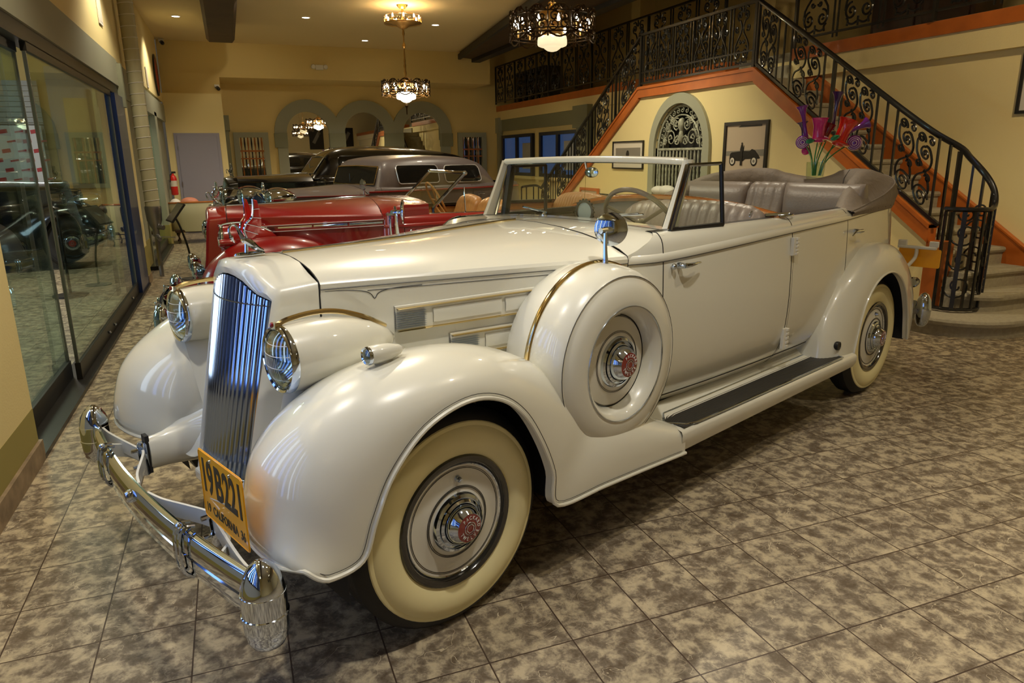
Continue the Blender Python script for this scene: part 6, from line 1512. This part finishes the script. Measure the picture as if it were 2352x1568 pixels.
t = picture((XS - .05, 9.15, .62), .75, .42, 'brown framed picture leaning low against the stair wall, seen through the windscreen', 'orange', .05, (0, radians(6), 0)); art([(-.25, .12), (-.2, .25), (0, .28), (.2, .22), (.25, .12)], 'printed_scene', 'photo_mid')
t = picture((XS - .05, 8.35, .60), .70, .36, 'white matted picture in a dark frame leaning right of the brown framed one', 'metaldark', .02, (0, radians(6), 0), bg='matboard'); art([(-.2, .10), (-.2, .24), (.2, .24), (.2, .10)], 'printed_scene', 'photo_mid')
MB().bx(5.55, 5.94, 7.9, 9.7, 0, .595).build('low_ledge', 'wall2', None, False)['label'] = 'low cream ledge along the stair wall carrying two leaning pictures'; bpy.data.objects['low_ledge']['category'] = 'ledge'
t = picture((7.02, 1.85, 1.98), .55, .62, 'black framed picture on the right wall, cut off by the picture edge', bg='matboard'); art([(-.2, .1), (-.2, .45), (.2, .45), (.2, .1)], 'printed_scene', 'photo_mid')
for i, (x, y) in enumerate(((4.6, 0), (6.3, 0))):
    t = empty('poster', (x, YF + .001, 2.1), 0, ['dark poster on the shop front wall, left one in the mirror', 'dark poster on the shop front wall, right one in the mirror'][i], 'poster', 'posters'); MB().bx(-.4, .4, 0, .02, 0, 1.2).build('sheet', 'metaldark', t, False); MB().prism([(-.1, .3), (.25, .9), (.1, 1.0), (-.25, .4)], .021, .024, 'y').build('printed_shape', 'photo_mid', t, False)
# side table and sign stand behind the glass
t = empty('pedestal_stand', (-2.3, 7.2, 0), 0, 'black round based pole stand behind the sliding glass', 'stand'); m = MB(); m.lathe([(0, 0), (.2, 0), (.2, .02), (.04, .035), (0, .035)], (0, 0, 0), 'z', 28); m.build('base', 'ink', t); m = MB(); m.tube([(0, 0, .03), (.0, 0, 1.1)], .016, 8); m.ball((0, 0, 1.1), .03, 10, 6); m.build('pole', 'ink', t)
t = empty('side_table', (-2.02, 12.2, 0), 0, 'small cream curved leg table behind the glass wall near the dark jamb', 'table'); MB().bx(-.25, .25, -.2, .2, .3, .75).build('drawer_box', 'wall2', t, False, bev=.02); MB().bx(-.29, .29, -.23, .23, .75, .785).build('tabletop', 'darkwood', t, False, bev=.01)
for x in (-.2, .2):
    for y in (-.15, .15): m = MB(); m.tube(crv([(x, y, .3), (x * 1.15, y * 1.15, .18), (x, y, .06), (x * 1.15, y * 1.15, 0)], 8), [.03, .028, .024, .02, .016, .014, .014, .016, .02], 8); m.build('leg', 'darkwood', t)
# ============================================================ glass flowers in a vase behind the car seat
VC = Matrix.Rotation(A, 4, 'Z') @ Vector((4.33, -.02, 1.262))
vase = empty('glass_vase', VC + Vector((0, 0, .175)), 0, 'clear glass vase holding glass flowers on the folded top of the white car', 'vase')
m = MB(); m.lathe([(0, .0), (.062, .0), (.066, .01), (.068, .06), (.070, .125), (.066, .125), (.064, .06), (.060, .014), (0, .012)], (0, 0, 0), 'z', 32); m.build('vase_body', 'glass', vase)
M['stem'] = mat('green_glass_stem', (.02, .30, .07), .12, coat=1); M['purple'] = mat('purple_glass', (.17, .015, .28), .08, coat=1); M['pink'] = mat('magenta_glass', (.70, .02, .22), .08, coat=1); M['rg'] = mat('red_glass', (.80, .02, .005), .08, coat=1); M['dp'] = mat('dark_violet_glass', (.05, .015, .10), .06, coat=1); M['whitesw'] = mat('white_swirl_glass', (.75, .55, .70), .1, coat=1); M['leafg'] = mat('green_glass_leaf', (.0, .28, .12), .1, coat=1)
Rc, Uc = Vector((_R.x, _R.y, 0)).normalized(), Vector((0, 0, 1))
def fp(px, py, d=0):   # position in the plane of the bouquet: px to the right (m), py up (m), d towards the viewer
    return Rc * px + Uc * py + Vector((-_F.x, -_F.y, 0)).normalized() * d
def flower(kind, tip, base, label, cols, dd=0.0, tilt=0):
    t = empty('glass_flower', VC, 0, label, 'glass flower', 'glass flowers in the vase')
    P0 = fp(base * .35, .195, dd * .3); P1 = fp(base * .7, .31, dd * .5); P3 = fp(tip[0], tip[1], dd); P2 = P1.lerp(P3, .55) + fp(0, .02)
    MB().tube(crv([tuple(P0), tuple(P1), tuple(P2), tuple(P3)], 18), .0048, 6).build('stem', 'stem', t)
    if kind == 'trumpet':
        L_, dirv = tilt[0], Vector(fp(tilt[1], tilt[2], 0)).normalized(); z = Vector((0, 0, 1)); q = z.rotation_difference(dirv).to_matrix().to_4x4()
        m = MB(); m.x = Matrix.Translation(P3) @ q; k = L_ / .17
        m.lathe([(0, -.01), (.016, .0), (.018, .02), (.014, .05 * k), (.013, .09 * k), (.018, .12 * k), (.030, .15 * k), (.045, .165 * k), (.046, .168 * k), (.028, .152 * k), (.012, .12 * k), (.006, .02)], (0, 0, 0), 'z', 24); m.build('bloom', cols[0], t)
        if len(cols) > 1:
            m = MB(); m.x = Matrix.Translation(P3) @ q; m.lathe([(.020, .0), (.045, .012), (.048, .016), (.045, .020), (.018, .022)], (0, 0, 0), 'z', 24); m.build('collar', cols[1], t)
    elif kind == 'wide':
        dirv = Vector(fp(tilt[1], tilt[2], 0)).normalized(); q = Vector((0, 0, 1)).rotation_difference(dirv).to_matrix().to_4x4(); k = tilt[0]
        m = MB(); m.x = Matrix.Translation(P3) @ q; m.lathe([(0, -.02), (.028 * k, -.01), (.032 * k, .03), (.032 * k, .08 * k), (.045 * k, .125 * k), (.050 * k, .13 * k), (.047 * k, .128 * k), (.026 * k, .085 * k), (.024 * k, .0)], (0, 0, 0), 'z', 28); m.build('bloom', cols[0], t)
        m = MB(); m.x = Matrix.Translation(P3) @ q; m.lathe([(.03 * k, .0), (.056 * k, .008), (.060 * k, .014), (.056 * k, .020), (.03 * k, .02)], (0, 0, 0), 'z', 28); m.build('collar', cols[-1], t)
    else:
        r = tilt[0]; m = MB(); m.ball(tuple(P3), (r, r, r), 20, 12); b_ = m.build('bloom', cols[0], t)
        vd = (Vector(cam.matrix_world.translation) - (Vector(VC) + P3)).normalized(); q = Vector((0, 0, 1)).rotation_difference(vd).to_matrix().to_4x4()
        for k in range(1, 4):
            a = .28 * k; m = MB(); m.x = Matrix.Translation(P3) @ q; m.tube([(r * sin(a) * cos(2 * pi * j / 24), r * sin(a) * sin(2 * pi * j / 24), r * cos(a) * 1.01) for j in range(24)], .003, 5, closed=True); m.build('swirl', cols[1], b_)
    return t
flower('trumpet', (-.10, .47), -.05, 'purple trumpet glass flower, the upright one at the far left of the bouquet', ['purple'], .02, (.26, -.22, 1))
flower('trumpet', (-.09, .46), -.04, 'small purple trumpet flower peeping out behind the pink one', ['dp', 'purple'], -.05, (.15, -.15, .9))
flower('wide', (-.03, .46), -.04, 'translucent magenta cup shaped glass flower at the front left', ['pink', 'pink'], .07, (1.3, .02, 1))
flower('wide', (.04, .47), .0, 'small cherry red glass flower with a pale lip in the middle', ['emblem', 'whitesw'], .0, (.95, .35, .9))
flower('wide', (.13, .43), .06, 'bright red flared glass flower, the largest one right of the middle', ['rg', 'rg'], .06, (1.5, .38, 1))
flower('trumpet', (.12, .54), .03, 'tall dark violet trumpet flower, the highest of the bouquet', ['dp'], -.04, (.29, .08, 1))
flower('trumpet', (.17, .49), .10, 'slim purple trumpet glass flower leaning far to the right', ['purple'], .0, (.23, 1, .5))
flower('ball', (-.14, .45), -.06, 'round purple glass bloom with a white spiral at the left', ['purple', 'whitesw'], .05, (.052, 0, 0))
flower('ball', (.26, .44), .10, 'round purple glass bloom with white rings at the right', ['purple', 'whitesw'], .06, (.060, 0, 0))
flower('ball', (-.09, .385), -.05, 'small crimson bud under the magenta flower', ['pink', 'pink'], .0, (.032, 0, 0))
for (a, b, d, lab) in ((-.10, .46, .10, 'green pointed glass leaf at the left of the bouquet'), (.08, .48, .12, 'green pointed glass leaf in the middle of the bouquet')):
    m = MB(); m.ball((0, 0, 0), (.045, .02, .020), 16, 8); o = m.build('glass_leaf', 'leafg'); o.location = Vector(VC) + fp(a, b, d); o.rotation_euler = (0, radians(-15), 0); tag(o, lab, 'glass leaf', 'glass leaves')
